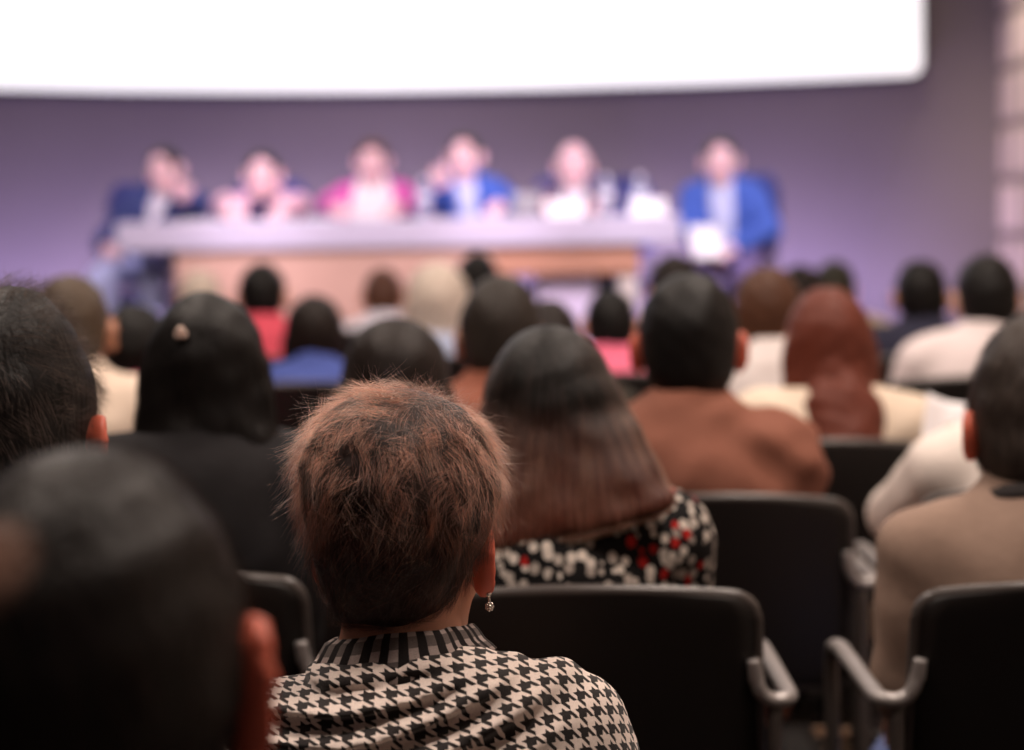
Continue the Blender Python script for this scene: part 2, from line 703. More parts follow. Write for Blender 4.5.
def hair_prims(style, v=1.0, hl=0.0):
    """the hair mass round the skull, in the head's own frame"""
    face = E((0, .135 - .2 * hl, -.045 + hl), (.088, .085, .115), .01, '-')
    if style == 'short':
        p = [E((0, -.014, .020), (.0845, .105, .104 * v), .01), E((0, -.055, -.035), (.068, .058, .062), .03), face,
             PL((0, .03, -.035), (0, .75, -.66), .008), PL((0, 0, -.092), (0, 0, -1), .008)]
        for s in (-1, 1):
            p.append(E((s * .090, .002, -.020), (.021, .029, .043), .008, '-'))
        return p
    if style == 'crop':
        p = [E((0, -.014, .018), (.081, .102, .099 * v), .01), E((0, -.06, -.035), (.064, .050, .055), .03), face,
             PL((0, .04, -.02), (0, .75, -.66), .008), PL((0, 0, -.080), (0, 0, -1), .008)]
        for s in (-1, 1):
            p.append(E((s * .088, .000, -.015), (.022, .028, .042), .008, '-'))
        return p
    if style == 'bald':
        p = [E((0, -.016, .005), (.081, .100, .085), .01), face, PL((0, 0, .035), (0, 0, 1), .01), PL((0, .02, -.02), (0, .8, -.6), .008), PL((0, 0, -.08), (0, 0, -1), .008)]
        for s in (-1, 1):
            p.append(E((s * .088, .000, -.015), (.022, .028, .042), .008, '-'))
        return p
    if style == 'bob':
        p = [E((0, -.014, .020), (.092, .108, .106 * v), .01), CP((-.060, -.03, -.03), (-.068, -.035, -.12), .042, .036, .03),
             CP((.060, -.03, -.03), (.068, -.035, -.12), .042, .036, .03), CP((0, -.055, -.02), (0, -.07, -.12), .07, .062, .03, '+', (1.1, .75, 1)), face,
             PL((0, 0, -.145), (0, 0, -1), .01)]
        return p
    if style == 'pixie':
        # full at the crown, tapered to the nape
        p = [E((0, -.020, .070), (.088, .118, .098), .01), E((0, -.030, .020), (.079, .104, .080), .03),
             E((.034, -.03, .072), (.066, .09, .074), .03), E((-.026, -.035, .084), (.066, .085, .070), .03),
             CP((0, -.056, -.02), (-.008, -.066, -.068), .056, .040, .035, '+', (1.0, .84, 1)), face,
             PL((0, .055, -.03), (0, .80, -.60), .012), PL((-.008, 0, -.076), (0, -.15, -1), .008)]
        p.append(E((.096, .004, -.034), (.024, .034, .042), .010, '-'))
        p.append(CP((-.078, -.004, .0), (-.068, -.012, -.040), .027, .019, .02))
        return p
    if style in ('long', 'clip', 'fan', 'auburn'):
        p = [E((0, -.014, .018), (.088, .108, .106 * v), .01), face]
        if style == 'fan':       # fans out over the right shoulder blade
            p += [CP((0, -.045, -.02), (-.005, -.095, -.15), .084, .090, .04, '+', (1, .70, 1)),
                  CP((-.01, -.115, -.13), (.005, -.178, -.290), .085, .068, .05, '+', (1.1, .50, 1)),
                  CP((.052, -.070, -.03), (.130, -.165, -.115), .050, .030, .05, '+', (1, .7, 1)),
                  CP((.050, -.100, -.10), (.080, -.178, -.185), .050, .038, .05, '+', (1, .7, 1)),
                  CP((-.055, -.055, -.05), (-.078, -.125, -.19), .045, .028, .04, '+', (1, .7, 1)),
                  PL((0, 0, -.162), (.28, 0, -1), .025)]
        elif style == 'clip':
            p += [CP((0, -.05, -.02), (.005, -.085, -.17), .086, .083, .04, '+', (1, .70, 1)),
                  CP((.02, -.085, -.15), (.040, -.125, -.26), .070, .034, .05, '+', (1.1, .55, 1)),
                  CP((-.045, -.06, -.05), (-.065, -.10, -.21), .046, .026, .04, '+', (1, .7, 1)),
                  CP((.050, -.05, -.05), (.075, -.09, -.21), .046, .030, .04, '+', (1, .7, 1))]
        else:
            p += [CP((0, -.05, -.02), (.0, -.090, -.17), .080, .078, .04, '+', (1.05, .70, 1)),
                  CP((.0, -.15, -.15), (.0, -.225, -.275), .074, .056, .05, '+', (1.1, .5, 1)),
                  CP((.06, -.04, -.05), (.082, -.06, -.22), .040, .024, .04, '+', (1, .7, 1)),
                  CP((-.06, -.04, -.05), (-.075, -.06, -.20), .040, .024, .04, '+', (1, .7, 1))]
        return p
    raise ValueError(style)


HAIR_TOP = {'short': (.020, .104), 'crop': (.018, .099), 'bald': (.010, .100), 'bob': (.020, .106), 'pixie': (.170, 0), 'long': (.018, .106), 'clip': (.018, .106), 'fan': (.018, .106), 'auburn': (.018, .106)}


def grow_strands(name, cap, parent, mat, n, length, lift, whorl, hd, radius=(.00009, .00003), step=7, seed=1, down=0.35, jit=0.25, clumps=300,
                 clump_pull=0.5, zmin=None, sink=0.006, face_dir=None, back_only=True, liftfn=None):
    rs = np.random.RandomState(seed)
    me = cap.data
    nv = len(me.vertices)
    co = np.empty(nv * 3, dtype=np.float32)
    me.vertices.foreach_get('co', co)
    co = co.reshape(-1, 3)
    nf = len(me.polygons)
    li = np.empty(len(me.loops), dtype=np.int32)
    me.loops.foreach_get('vertex_index', li)
    q = li.reshape(nf, -1)
    bvh = BVHTree.FromPolygons(co.tolist(), q.tolist())
    pts = co[q]
    cen = pts.mean(1)
    nor = np.cross(pts[:, 2] - pts[:, 0], pts[:, 3] - pts[:, 1])
    ar = np.linalg.norm(nor, axis=1) + 1e-12
    nor /= ar[:, None]
    # roots only on the outer side of the mass
    hdv = np.array(hd)
    outward = ((cen - hdv) * nor).sum(1) > 0.0
    w = ar * outward
    pick = rs.choice(nf, n, p=w / w.sum())
    a, b = rs.rand(n, 1), rs.rand(n, 1)
    P = pts[pick]
    root = (P[:, 0] * (1 - a) + P[:, 1] * a) * (1 - b) + (P[:, 3] * (1 - a) + P[:, 2] * a) * b
    rn = nor[pick]
    ck = rs.choice(n, clumps, replace=False)
    cid = np.empty(n, dtype=int)
    for s in range(0, n, 2000):
        d = ((root[s:s + 2000, None] - root[None, ck]) ** 2).sum(2)
        cid[s:s + 2000] = d.argmin(1)
    cj = rs.normal(0, jit, (clumps, 3))
    cl = rs.uniform(.7, 1.25, clumps)
    wv = np.array(whorl)
    out = np.empty((n, step, 3), dtype=np.float32)
    rad = np.empty((n, step), dtype=np.float32)
    for i in range(n):
        r0, nn = root[i], rn[i]
        d = r0 - wv
        d /= np.linalg.norm(d) + 1e-6
        d = d + np.array((0, 0, -down)) + cj[cid[i]] + rs.normal(0, jit * .35, 3)
        d = d - nn * (d @ nn)
        d /= np.linalg.norm(d) + 1e-6
        L = length * cl[cid[i]] * rs.uniform(.75, 1.15)
        lf = lift * rs.uniform(.3, 1.4)
        if liftfn is not None:
            a_, b_ = liftfn(r0 - hdv)
            lf *= a_
            L *= b_
        p = Vector(r0 - nn * sink)
        dv = Vector(d)
        sl = L / (step - 1)
        hgt = -sink
        for s in range(step):
            out[i, s] = p
            t = (s + 1) / (step - 1)
            loc, nm, _, _ = bvh.find_nearest(p + dv * sl)
            if loc is None:
                break
            hgt = -sink + (sink + .001) * min(1, t * 2.2) + lf * max(0, t) ** 1.7
            npnt = loc + nm * hgt
            nd = npnt - p
            if nd.length > sl * 2.5:
                nd = dv * sl
                npnt = p + nd
            dv = (dv * .6 + nd.normalized() * .4 + Vector((0, 0, -down * .12)))
            dv.normalize()
            p = npnt
        rad[i] = np.linspace(radius[0], radius[1], step)
    tt = (np.linspace(0, 1, step) ** 1.5)[None, :, None] * np.float32(clump_pull)
    lead = out[ck[cid]]
    rootoff = (out[:, :1] - lead[:, :1]) * .25
    own = rs.uniform(.2, 1.0, (n, 1, 1)).astype(np.float32)
    out = (out * (1 - tt * own) + (lead + rootoff) * tt * own).astype(np.float32)
    hc = bpy.data.hair_curves.new(name)
    hc.add_curves([step] * n)
    hc.attributes['position'].data.foreach_set('vector', out.ravel())
    at_ = hc.attributes.get('radius') or hc.attributes.new('radius', 'FLOAT', 'POINT')
    at_.data.foreach_set('value', rad.ravel())
    hc.materials.append(mat)
    o = bpy.data.objects.new(name, hc)
    COL.objects.link(o)
    o.parent = parent
    return o


def person(label, root, rz=0.0, ztop=1.23, group=None, base=0.0, style='short', hairmat=None, sk=None, top=None, topname='shirt', trousers=None, sleeve='long',
           sw=1.0, bulk=1.0, lean=(0, 0), hyaw=0, hpitch=0, hroll=0, h=.010, arms=None, hands=None, folds=.0035, seed=1, inner=None, collar=True, hs=1.0, ear_mat=None, collar_mat=None, body_only=False, hv=1.0, headoff=(0, 0), drop=.165, vneck=None, hl=0.0, es=.84):
    """a seated person facing local +Y; root is the point on the floor under the hips"""
    o = empty('person', root, rz)
    tag(o, label, 'person', group)
    zt = ztop - base
    hz = zt - (HAIR_TOP[style][0] + HAIR_TOP[style][1] * hv) * hs
    hc = Vector((lean[0] + headoff[0], .035 + lean[1] + headoff[1], hz))
    HM = Matrix.Translation(hc) @ Euler((math.radians(hpitch), math.radians(hroll), math.radians(hyaw)), 'XYZ').to_matrix().to_4x4()
    sz = hz - drop           # shoulder joints
    cz = hz - .26            # chest
    def L(f):                # lateral and forward lean at a fraction of the torso height
        return Vector((lean[0] * f, lean[1] * f, 0))
    zp = SEAT + .146
    wz = zp + (cz - zp) * .5
    torso = [E(Vector((0, -.01, zp)), (.165 * bulk, .125 * bulk, .105), .05),
             CP(Vector((0, -.01, zp)), Vector((0, -.03, wz)) + L(.4), .150 * bulk, .140 * bulk, .06, '+', (1, .74, 1)),
             CP(Vector((0, -.03, wz)) + L(.4), Vector((0, -.03, cz)) + L(.8), .140 * bulk, .160 * sw * bulk, .06, '+', (1, .70, 1)),
             E(Vector((0, -.035, cz + .01)) + L(.85), (.165 * sw, .105 * bulk, .12), .05),
             CP(Vector((-.125 * sw, -.02, sz - .005)) + L(.95), Vector((.125 * sw, -.02, sz - .005)) + L(.95), .062, .062, .05),
             CP(Vector((0, -.015, sz + .01)) + L(.97), hc + Vector((0, -.03, -.095)), .082, .056, .05)]
    neck = [CP(Vector((0, -.015, sz + .01)) + L(1), HM @ Vector((0, -.022, -.06)), .058, .052, .03)]
    upper, fore, hand = [], [], []
    legs, feet = [], []
    arms = arms or {}
    hands = hands or {}
    for s in (-1, 1):
        sh = Vector((s * .172 * sw, -.02, sz - .012)) + L(.95)
        ew = arms.get(s)
        if ew is None:
            el = Vector((s * .172 * min(1, sw + .02), .045, sz - .24)) + L(.12)
            wr = Vector((s * .115, .25, max(sz - .37, SEAT + .215)))
            # straighten towards the lap
        else:
            el, wr = Vector(ew[0]), Vector(ew[1])
        upper.append(CP(sh, el, .056 * bulk, .043 * bulk, .03))
        fore.append(CP(el, wr, .042 * bulk, .027, .02))
        hand += hand_prims(wr, el, s, hands.get(s, (.5, None))[0], hands.get(s, (.5, None))[1])
        hip = Vector((s * .085, .01, zp - .01))
        kn = Vector((s * .115, .43, SEAT + .065))
        an = Vector((s * .115, .385, .085))
        legs += [CP(hip, kn, .086 * bulk, .060, .04), CP(kn, an, .056, .036, .03)]
        feet += [CP(an, an + Vector((0, .10, -.045)), .036, .030, .03)]
    head = place(head_prims(hs, es), HM)
    for q in head:
        q['op'] = q['op']
    prims = torso + upper + fore + neck + legs + feet + head + hand
    me = field_mesh('body', prims, h)
    body = link_mesh('body', me, [sk, ear_mat or sk, LIP, EYE_W, EYE_D, BROW], o)
    # own colour of eyes, lips and ears
    nf = len(me.polygons)
    cen = np.empty(nf * 3, dtype=np.float32)
    me.polygons.foreach_get('center', cen)
    cen = cen.reshape(-1, 3)
    Mi = np.array(HM.inverted())
    lc = (cen @ Mi[:3, :3].T + Mi[:3, 3]) / hs
    mi = np.zeros(nf, dtype=np.int32)
    mi[(np.abs(np.abs(lc[:, 0]) - .086) < .024) & (np.abs(lc[:, 2] + .008) < .052) & (np.abs(lc[:, 1] + .01) < .042) & (np.abs(lc[:, 0]) > .076)] = 1
    mi[(np.abs(lc[:, 0]) < .021) & (np.abs(lc[:, 2] + .067) < .0085 - .0035 * (np.abs(lc[:, 0]) / .021) ** 2) & (lc[:, 1] > .078)] = 2
    mi[(np.abs(np.abs(lc[:, 0]) - .031) < .016) & (np.abs(lc[:, 2] - .021 + .25 * np.abs(np.abs(lc[:, 0]) - .026)) < .0042) & (lc[:, 1] > .06)] = 5
    for s in (-1, 1):
        de = np.sqrt((lc[:, 0] - s * .031) ** 2 + (lc[:, 2] * 1.4) ** 2)
        mi[(de < .012) & (lc[:, 1] > .078)] = 3
        mi[(de < .0058) & (lc[:, 1] > .078)] = 4
    me.polygons.foreach_set('material_index', mi)
    # clothes
    if top is not None:
        g = .015
        pr = grow(torso + upper, g)
        if sleeve == 'long':
            pr += grow(fore, g)
            cut = []
        else:
            pr = grow(torso, g)
            for c in upper:
                a, b = c['a'], c['b']
                pr.append(CP(a, a + (b - a) * .62, c['ra'] + g + .004, c['rb'] + g + .012, .03))
        nb = Vector((0, -.015, sz + .045)) + L(1)
        pr.append(PL((0, 0, SEAT + .06), (0, 0, -1), .01))
        pr += [CP(nb + Vector((0, 0, -.03)), nb + Vector((0, -.002, .028)), .080, .062, .03)] if collar else []
        # open the neckline round the neck
        pr.append(CP(nb + Vector((0, .004, .01)), HM @ Vector((0, -.015, -.05)), .050, .058, .006, '-'))
        if vneck:
            front = Vector((0, .15, 0))
            pr.append(CP(Vector((0, .14, zp + vneck[0])) + L(.4), nb + Vector((0, .085, .04)), vneck[1], vneck[2], .01, '-', (1, 1.15, 1)))
        cm = field_mesh(topname, pr, max(h, .009), fold_noise(seed, folds))
        link_mesh(topname, cm, top, o)
        if collar_mat is not None:
            bm = bmesh.new()
            for rr in range(2):
                pts = []
                for k in range(28):
                    a = 2 * PI * k / 28
                    pts.append(nb + Vector((.068 * math.cos(a), .064 * math.sin(a), .024 - .010 * rr - .018 * math.sin(a))))
                tube(bm, pts, .015, 8, 1.0, True)
            bm_obj('collar', bm, collar_mat, o, True)
    if inner is not None:
        # shirt showing in the jacket opening
        pr = grow(torso, .006) + [PL((0, 0, SEAT + .07), (0, 0, -1), .01)]
        nb = Vector((0, -.015, sz + .045)) + L(1)
        pr += [CP(nb + Vector((0, 0, -.03)), nb + Vector((0, .002, .034)), .078, .060, .03),
               CP(nb + Vector((0, .004, .01)), HM @ Vector((0, -.015, -.05)), .050, .057, .006, '-')]
        link_mesh('shirt_front', field_mesh('shirt_front', pr, .009), inner, o)
    tr = trousers or TROUSER_DARK
    pr = grow(legs, .011) + [E(Vector((0, -.01, zp - .005)), (.176 * bulk, .137 * bulk, .105), .05)]
    for s in (-1, 1):
        pr.append(CP((s * .115, .41, .30), (s * .115, .382, .10), .058, .056, .03))
    link_mesh('trousers', field_mesh('trousers', pr, .013, fold_noise(seed + 50, .003)), tr, o)
    for s in (-1, 1):
        so = bpy.data.objects.new('shoe', shoe_mesh(s))
        COL.objects.link(so)
        so.parent = o
        so.location = (s * .115, .40, 0)
    hair = None
    if hairmat is not None:
        hp = place([q for q in hair_prims(style, hv, hl)], HM)
        if hs != 1.0:
            hp = place(scale_prims(hair_prims(style, hv, hl), hs), HM)
        hm = field_mesh('hair', hp, min(h, .007), fold_noise(seed + 90, .0016, 2.0))
        hair = link_mesh('hair', hm, hairmat, o)
    return dict(o=o, HM=HM, hc=hc, hair=hair, body=body, sz=sz, cz=cz, L=L, wz=wz, zp=zp)


def scale_prims(pr, hs):
    out = []
    for q in pr:
        q = dict(q)
        for k in ('c', 'r', 'a', 'b', 'p'):
            if k in q:
                q[k] = q[k] * hs
        for k in ('ra', 'rb'):
            if k in q:
                q[k] *= hs
        out.append(q)
    return out


TROUSER_DARK = cloth('trouser_charcoal', lin(44, 42, 46))
TROUSER_JEAN = cloth('trouser_denim', lin(96, 108, 150))

# ------------------------------------------------------------------ the room
STAGE = 0.58
WALL_Y = 12.0
RX = 2.70
LX = -6.2
BY = -1.6
HH = 5.0

floor_m = plain('carpet_dark', lin(38, 32, 32), .95, 0, .35, 90, .4, .1)
bm = bmesh.new()
box(bm, (LX, BY, -.1), (RX + .3, WALL_Y + .3, 0))
tag(bm_obj('floor', bm, floor_m), kind='structure')
bm = bmesh.new()
box(bm, (LX, BY, HH), (RX + .3, WALL_Y + .3, HH + .1))
tag(bm_obj('ceiling', bm, plain('ceiling_dark', lin(70, 66, 66), .9, 0, .1, 5)), kind='structure')
bm = bmesh.new()
box(bm, (LX, WALL_Y, 0), (RX + .3, WALL_Y + .2, HH))
tag(bm_obj('wall_back', bm, plain('wall_mauve_paint', lin(116, 108, 112), .8, 0, .05, 3, .05)), kind='structure')
bm = bmesh.new()
box(bm, (LX - .2, BY, 0), (LX, WALL_Y + .2, HH))
tag(bm_obj('wall_left', bm, plain('wall_grey_paint', lin(110, 102, 104), .85, 0, .05, 3)), kind='structure')
bm = bmesh.new()
box(bm, (LX - .2, BY - .2, 0), (RX + .3, BY, HH))
tag(bm_obj('wall_rear', bm, plain('wall_grey_paint', None)), kind='structure')


def block_mat():
    m, nt, b = new_mat('beige_stone_blocks')
    tc = node(nt, 'ShaderNodeTexCoord')
    sp = node(nt, 'ShaderNodeSeparateXYZ')
    nt.links.new(tc.outputs['Object'], sp.inputs[0])
    cb = node(nt, 'ShaderNodeCombineXYZ')
    nt.links.new(sp.outputs['Y'], cb.inputs[0])
    nt.links.new(sp.outputs['Z'], cb.inputs[1])
    br = node(nt, 'ShaderNodeTexBrick')
    br.inputs['Scale'].default_value = 1.0
    br.inputs['Brick Width'].default_value = .62
    br.inputs['Row Height'].default_value = .30
    br.inputs['Mortar Size'].default_value = .035
    br.inputs['Mortar Smooth'].default_value = .3
    br.inputs['Color1'].default_value = lin(214, 196, 182)
    br.inputs['Color2'].default_value = lin(188, 172, 160)
    br.inputs['Mortar'].default_value = lin(128, 116, 108)
    nt.links.new(cb.outputs[0], br.inputs['Vector'])
    nt.links.new(br.outputs['Color'], b.inputs['Base Color'])
    bp = node(nt, 'ShaderNodeBump')
    bp.inputs['Strength'].default_value = .6
    bp.inputs['Distance'].default_value = .02
    bp.invert = True
    nt.links.new(br.outputs['Fac'], bp.inputs['Height'])
    nt.links.new(bp.outputs[0], b.inputs['Normal'])
    b.inputs['Roughness'].default_value = .9
    return m


bm = bmesh.new()
box(bm, (RX, BY - .2, 0), (RX + .25, WALL_Y + .2, HH))
tag(bm_obj('wall_right', bm, block_mat()), kind='structure')
# stage platform
bm = bmesh.new()
box(bm, (LX + .05, 9.55, 0), (RX - .01, WALL_Y - .005, STAGE), .012)
st = bm_obj('stage_floor', bm, plain('stage_laminate', lin(150, 138, 150), .45, 0, .08, 6))
tag(st, kind='structure')

# projection screen: wide panel, lower edge bowed, rounded corner
def screen():
    root = empty('projection_screen', at(230, 97, 11.93))
    tag(root, 'huge bright white projection screen hung on the mauve back wall', 'screen')
    y = 11.9
    x1 = at(921, 60, y).x
    x0 = -5.2
    top = 4.7
    def edge(x):             # height of the lower edge
        px = 512 + x * FPX / y
        py = np.interp(px, [-500, 0, 120, 250, 400, 550, 700, 830, 921], [66, 88.5, 91, 92, 91.2, 88.5, 84, 79, 74.5])
        return at(px, float(py), y).z
    pts = [(x0, top), (x0, edge(x0))]
    n = 60
    rc = .06
    for k in range(1, n):
        x = x0 + (x1 - rc - x0) * k / n
        pts.append((x, edge(x)))
    zc = edge(x1 - rc) + rc
    for k in range(9):
        a = -PI / 2 + PI / 2 * k / 8
        pts.append((x1 - rc + rc * math.cos(a), zc + rc * math.sin(a)))
    pts.append((x1, top))
    ox, oz = root.location.x, root.location.z
    def slab(off, y0, y1):
        bm = bmesh.new()
        c = Vector((sum(p[0] for p in pts) / len(pts), 0, 3.5))
        P = []
        for i, (x, z) in enumerate(pts):
            dx = off if x > 0 and x > x1 - .08 else (-off if x < x0 + .01 else 0)
            dz = -off if z < top - .01 else off
            P.append((x + dx - ox, z + (dz if not (x >= x1 - 1e-4 and z < top - .01) else 0) - oz))
        A = [bm.verts.new((x, y0 - root.location.y, z)) for x, z in P]
        B = [bm.verts.new((x, y1 - root.location.y, z)) for x, z in P]
        bm.faces.new(A)
        bm.faces.new(B[::-1])
        for i in range(len(P)):
            j = (i + 1) % len(P)
            bm.faces.new((A[i], B[i], B[j], A[j]))
        return bm
    m, nt, b = new_mat('lit_screen')
    b.inputs['Base Color'].default_value = (.8, .8, .8, 1)
    b.inputs['Emission Color'].default_value = (1.0, .985, .99, 1)
    b.inputs['Emission Strength'].default_value = .93
    b.inputs['Roughness'].default_value = .9
    bm_obj('screen_surface', slab(0, 11.88, 11.90), m, root)
    bm_obj('screen_frame', slab(.022, 11.902, 11.995), plain('screen_frame_black', lin(34, 30, 34), .6), root)


screen()

# ------------------------------------------------------------------ chair
BLACK = plain('chair_black_plastic', lin(24, 20, 19), .45, 0, .1, 200, .05, .35)
TRIM = plain('chair_edge_grey', lin(70, 63, 60), .35, 0, 0, 1, 0, .5)
STEEL = plain('chair_grey_metal', lin(158, 152, 150), .4, .4)


def make_chair():
    root = empty('conference_chair', (0, 0, 0))
    zb, zt_, hw, rc = .575, .895, .236, .032

    def back_pt(u, z, off):
        # u in -1..1 across; slight wrap towards the sitter, leaning back with height
        dz = 0.0
        w = hw - .012 * (zt_ - z) / .4 * -1.0
        if z > zt_ - rc:
            q = (z - (zt_ - rc)) / rc
            w -= rc * (1 - math.sqrt(max(0, 1 - q * q)))
        if z < zb + rc:
            q = ((zb + rc) - z) / rc
            w -= rc * (1 - math.sqrt(max(0, 1 - q * q)))
        x = u * w
        y = -.215 - .065 * (z - zb) / .4 + .028 * (u * u) + off
        zz = z + (.014 * (1 - u * u) if z > .7 else 0) * (z - .7) / .195
        return Vector((x, y, zz))
    zs = [zb + rc * (1 - math.cos(k / 6 * PI / 2)) for k in range(7)] + [zb + rc + (zt_ - zb - 2 * rc) * k / 8 for k in range(1, 8)] + [zt_ - rc + rc * math.sin(k / 6 * PI / 2) for k in range(7)]
    us = [-1 + 2 * k / 16 for k in range(17)]
    bm = bmesh.new()
    F = [[bm.verts.new(back_pt(u, z, .009)) for u in us] for z in zs]
    B = [[bm.verts.new(back_pt(u, z, -.009)) for u in us] for z in zs]
    for i in range(len(zs) - 1):
        for j in range(16):
            bm.faces.new((F[i][j], F[i][j + 1], F[i + 1][j + 1], F[i + 1][j]))
            bm.faces.new((B[i][j + 1], B[i][j], B[i + 1][j], B[i + 1][j + 1]))
        for j in (0, 16):
            bm.faces.new((F[i][j], F[i + 1][j], B[i + 1][j], B[i][j]))
    for i in (0, len(zs) - 1):
        for j in range(16):
            bm.faces.new((F[i][j], B[i][j], B[i][j + 1], F[i][j + 1]))
    bm_obj('backrest', bm, BLACK, root, True)
    bm = bmesh.new()
    path = [back_pt(-1, z, 0) for z in zs] + [back_pt(u, zt_, 0) for u in us[1:-1]] + [back_pt(1, z, 0) for z in reversed(zs)] + [back_pt(u, zb, 0) for u in reversed(us[1:-1])]
    tube(bm, path, .0098, 8, 1.0, True)
    bm_obj('edge_trim', bm, TRIM, root, True)
    # seat pan
    bm = bmesh.new()
    nx, ny = 12, 12
    top, bot = [], []
    for j in range(ny + 1):
        v = j / ny
        y = -.19 + .45 * v
        ra, rb = [], []
        for i in range(nx + 1):
            u = -1 + 2 * i / nx
            w = .225
            if v > .88:
                w -= .03 * ((v - .88) / .12) ** 2
            x = u * w
            z = SEAT - .006 - .030 * max(0, (v - .8) / .2) ** 2 + .008 * abs(u) ** 4 - .004
            ra.append(bm.verts.new((x, y, z)))
            rb.append(bm.verts.new((x, y, z - .035)))
        top.append(ra)
        bot.append(rb)
    for j in range(ny):
        for i in range(nx):
            bm.faces.new((top[j][i], top[j][i + 1], top[j + 1][i + 1], top[j + 1][i]))
            bm.faces.new((bot[j][i + 1], bot[j][i], bot[j + 1][i], bot[j + 1][i + 1]))
        for i in (0, nx):
            bm.faces.new((top[j][i], top[j + 1][i], bot[j + 1][i], bot[j][i]))
    for j in (0, ny):
        for i in range(nx):
            bm.faces.new((top[j][i], bot[j][i], bot[j][i + 1], top[j][i + 1]))
    bm_obj('seat', bm, BLACK, root, True)
    for s in (-1, 1):
        yb = -.232
        bm = bmesh.new()
        tube(bm, catmull([(s * .2335, yb - .008, .812), (s * .2375, yb - .004, .785), (s * .245, yb, .766), (s * .260, yb + .002, .757), (s * .276, yb + .006, .757), (s * .283, yb + .03, .757), (s * .284, yb + .10, .757), (s * .284, .10, .757), (s * .284, .17, .745)], 5), [.0085 + .004 * min(1, k / 9) for k in range(41)], 10, .8)
        bm_obj('armrest', bm, STEEL, root, True)
        bm = bmesh.new()
        tube(bm, catmull([(s * .284, .17, .745), (s * .284, .195, .70), (s * .280, .205, .50), (s * .278, .215, 0.0)], 5), .011, 10)
        bm_obj('leg', bm, TRIM, root, True)
        bm = bmesh.new()
        tube(bm, catmull([(s * .262, -.228, .757), (s * .262, -.225, .55), (s * .264, -.235, .35), (s * .268, -.255, 0.0)], 5), .010, 10)
        bm_obj('leg', bm, TRIM, root, True)
    bm = bmesh.new()
    for yy in (-.12, .16):
        tube(bm, [(-.279 if yy > 0 else -.264, -.228 if yy < 0 else .2, .385), (-.2, yy, .375), (.2, yy, .375), (.279 if yy > 0 else .264, -.228 if yy < 0 else .2, .385)], .010, 8)
    bm_obj('seat_frame', bm, TRIM, root, True)
    return root


_chair = []


def chair(x, y, rz, label, z=0.0, group='black conference chairs of the audience'):
    if not _chair:
        c = make_chair()
        _chair.append(c)
    else:
        src = _chair[0]
        c = src.copy()
        COL.objects.link(c)
        for ch in src.children:
            k = ch.copy()
            COL.objects.link(k)
            k.parent = c
    c.location = (x, y, z)
    c.rotation_euler = (0, 0, rz)
    tag(c, label, 'chair', group)
    return c


# ------------------------------------------------------------------ hair colours
def hm(name, a, b, *z, **k):
    if name not in _m:
        _m[name] = hair_mesh_mat(name, lin(*a), lin(*b), *z, **k)
    return _m[name]


H_BLACK = hm('hair_black', (8, 6, 6), (24, 20, 19))
H_DARK = hm('hair_dark_brown', (14, 9, 8), (42, 31, 27))
H_BROWN = hm('hair_brown', (48, 28, 20), (104, 68, 50))
H_AUBURN = hm('hair_auburn', (56, 24, 16), (120, 62, 44))
H_PALE = hm('hair_pale_grey', (190, 172, 158), (236, 222, 210))
H_GREY = hm('hair_greying', (30, 25, 23), (78, 70, 65))

GA = 'seated audience seen from behind'


def local_x(px, y):
    return at(px, 400, y).x


def seat_person(label, px, yt, D, chairlabel=None, cx=None, hipdx=0.0, rz=0.0, **kw):
    """audience member whose head top is at photo point (px, yt) at depth D"""
    P = at(px, yt, D)
    hx = P.x - hipdx
    kw.setdefault('group', GA)
    lx = hipdx * math.cos(rz) + 0.0
    r = person(label, (hx, D - .035, 0), rz, P.z, lean=(lx + kw.pop('ldx', 0), kw.pop('ldy', 0)), **kw)
    if chairlabel:
        chair(hx if cx is None else cx, D - .035, rz, chairlabel)
    return r
#NEXT
# ------------------------------------------------------------------ the woman in the houndstooth shawl (in focus)


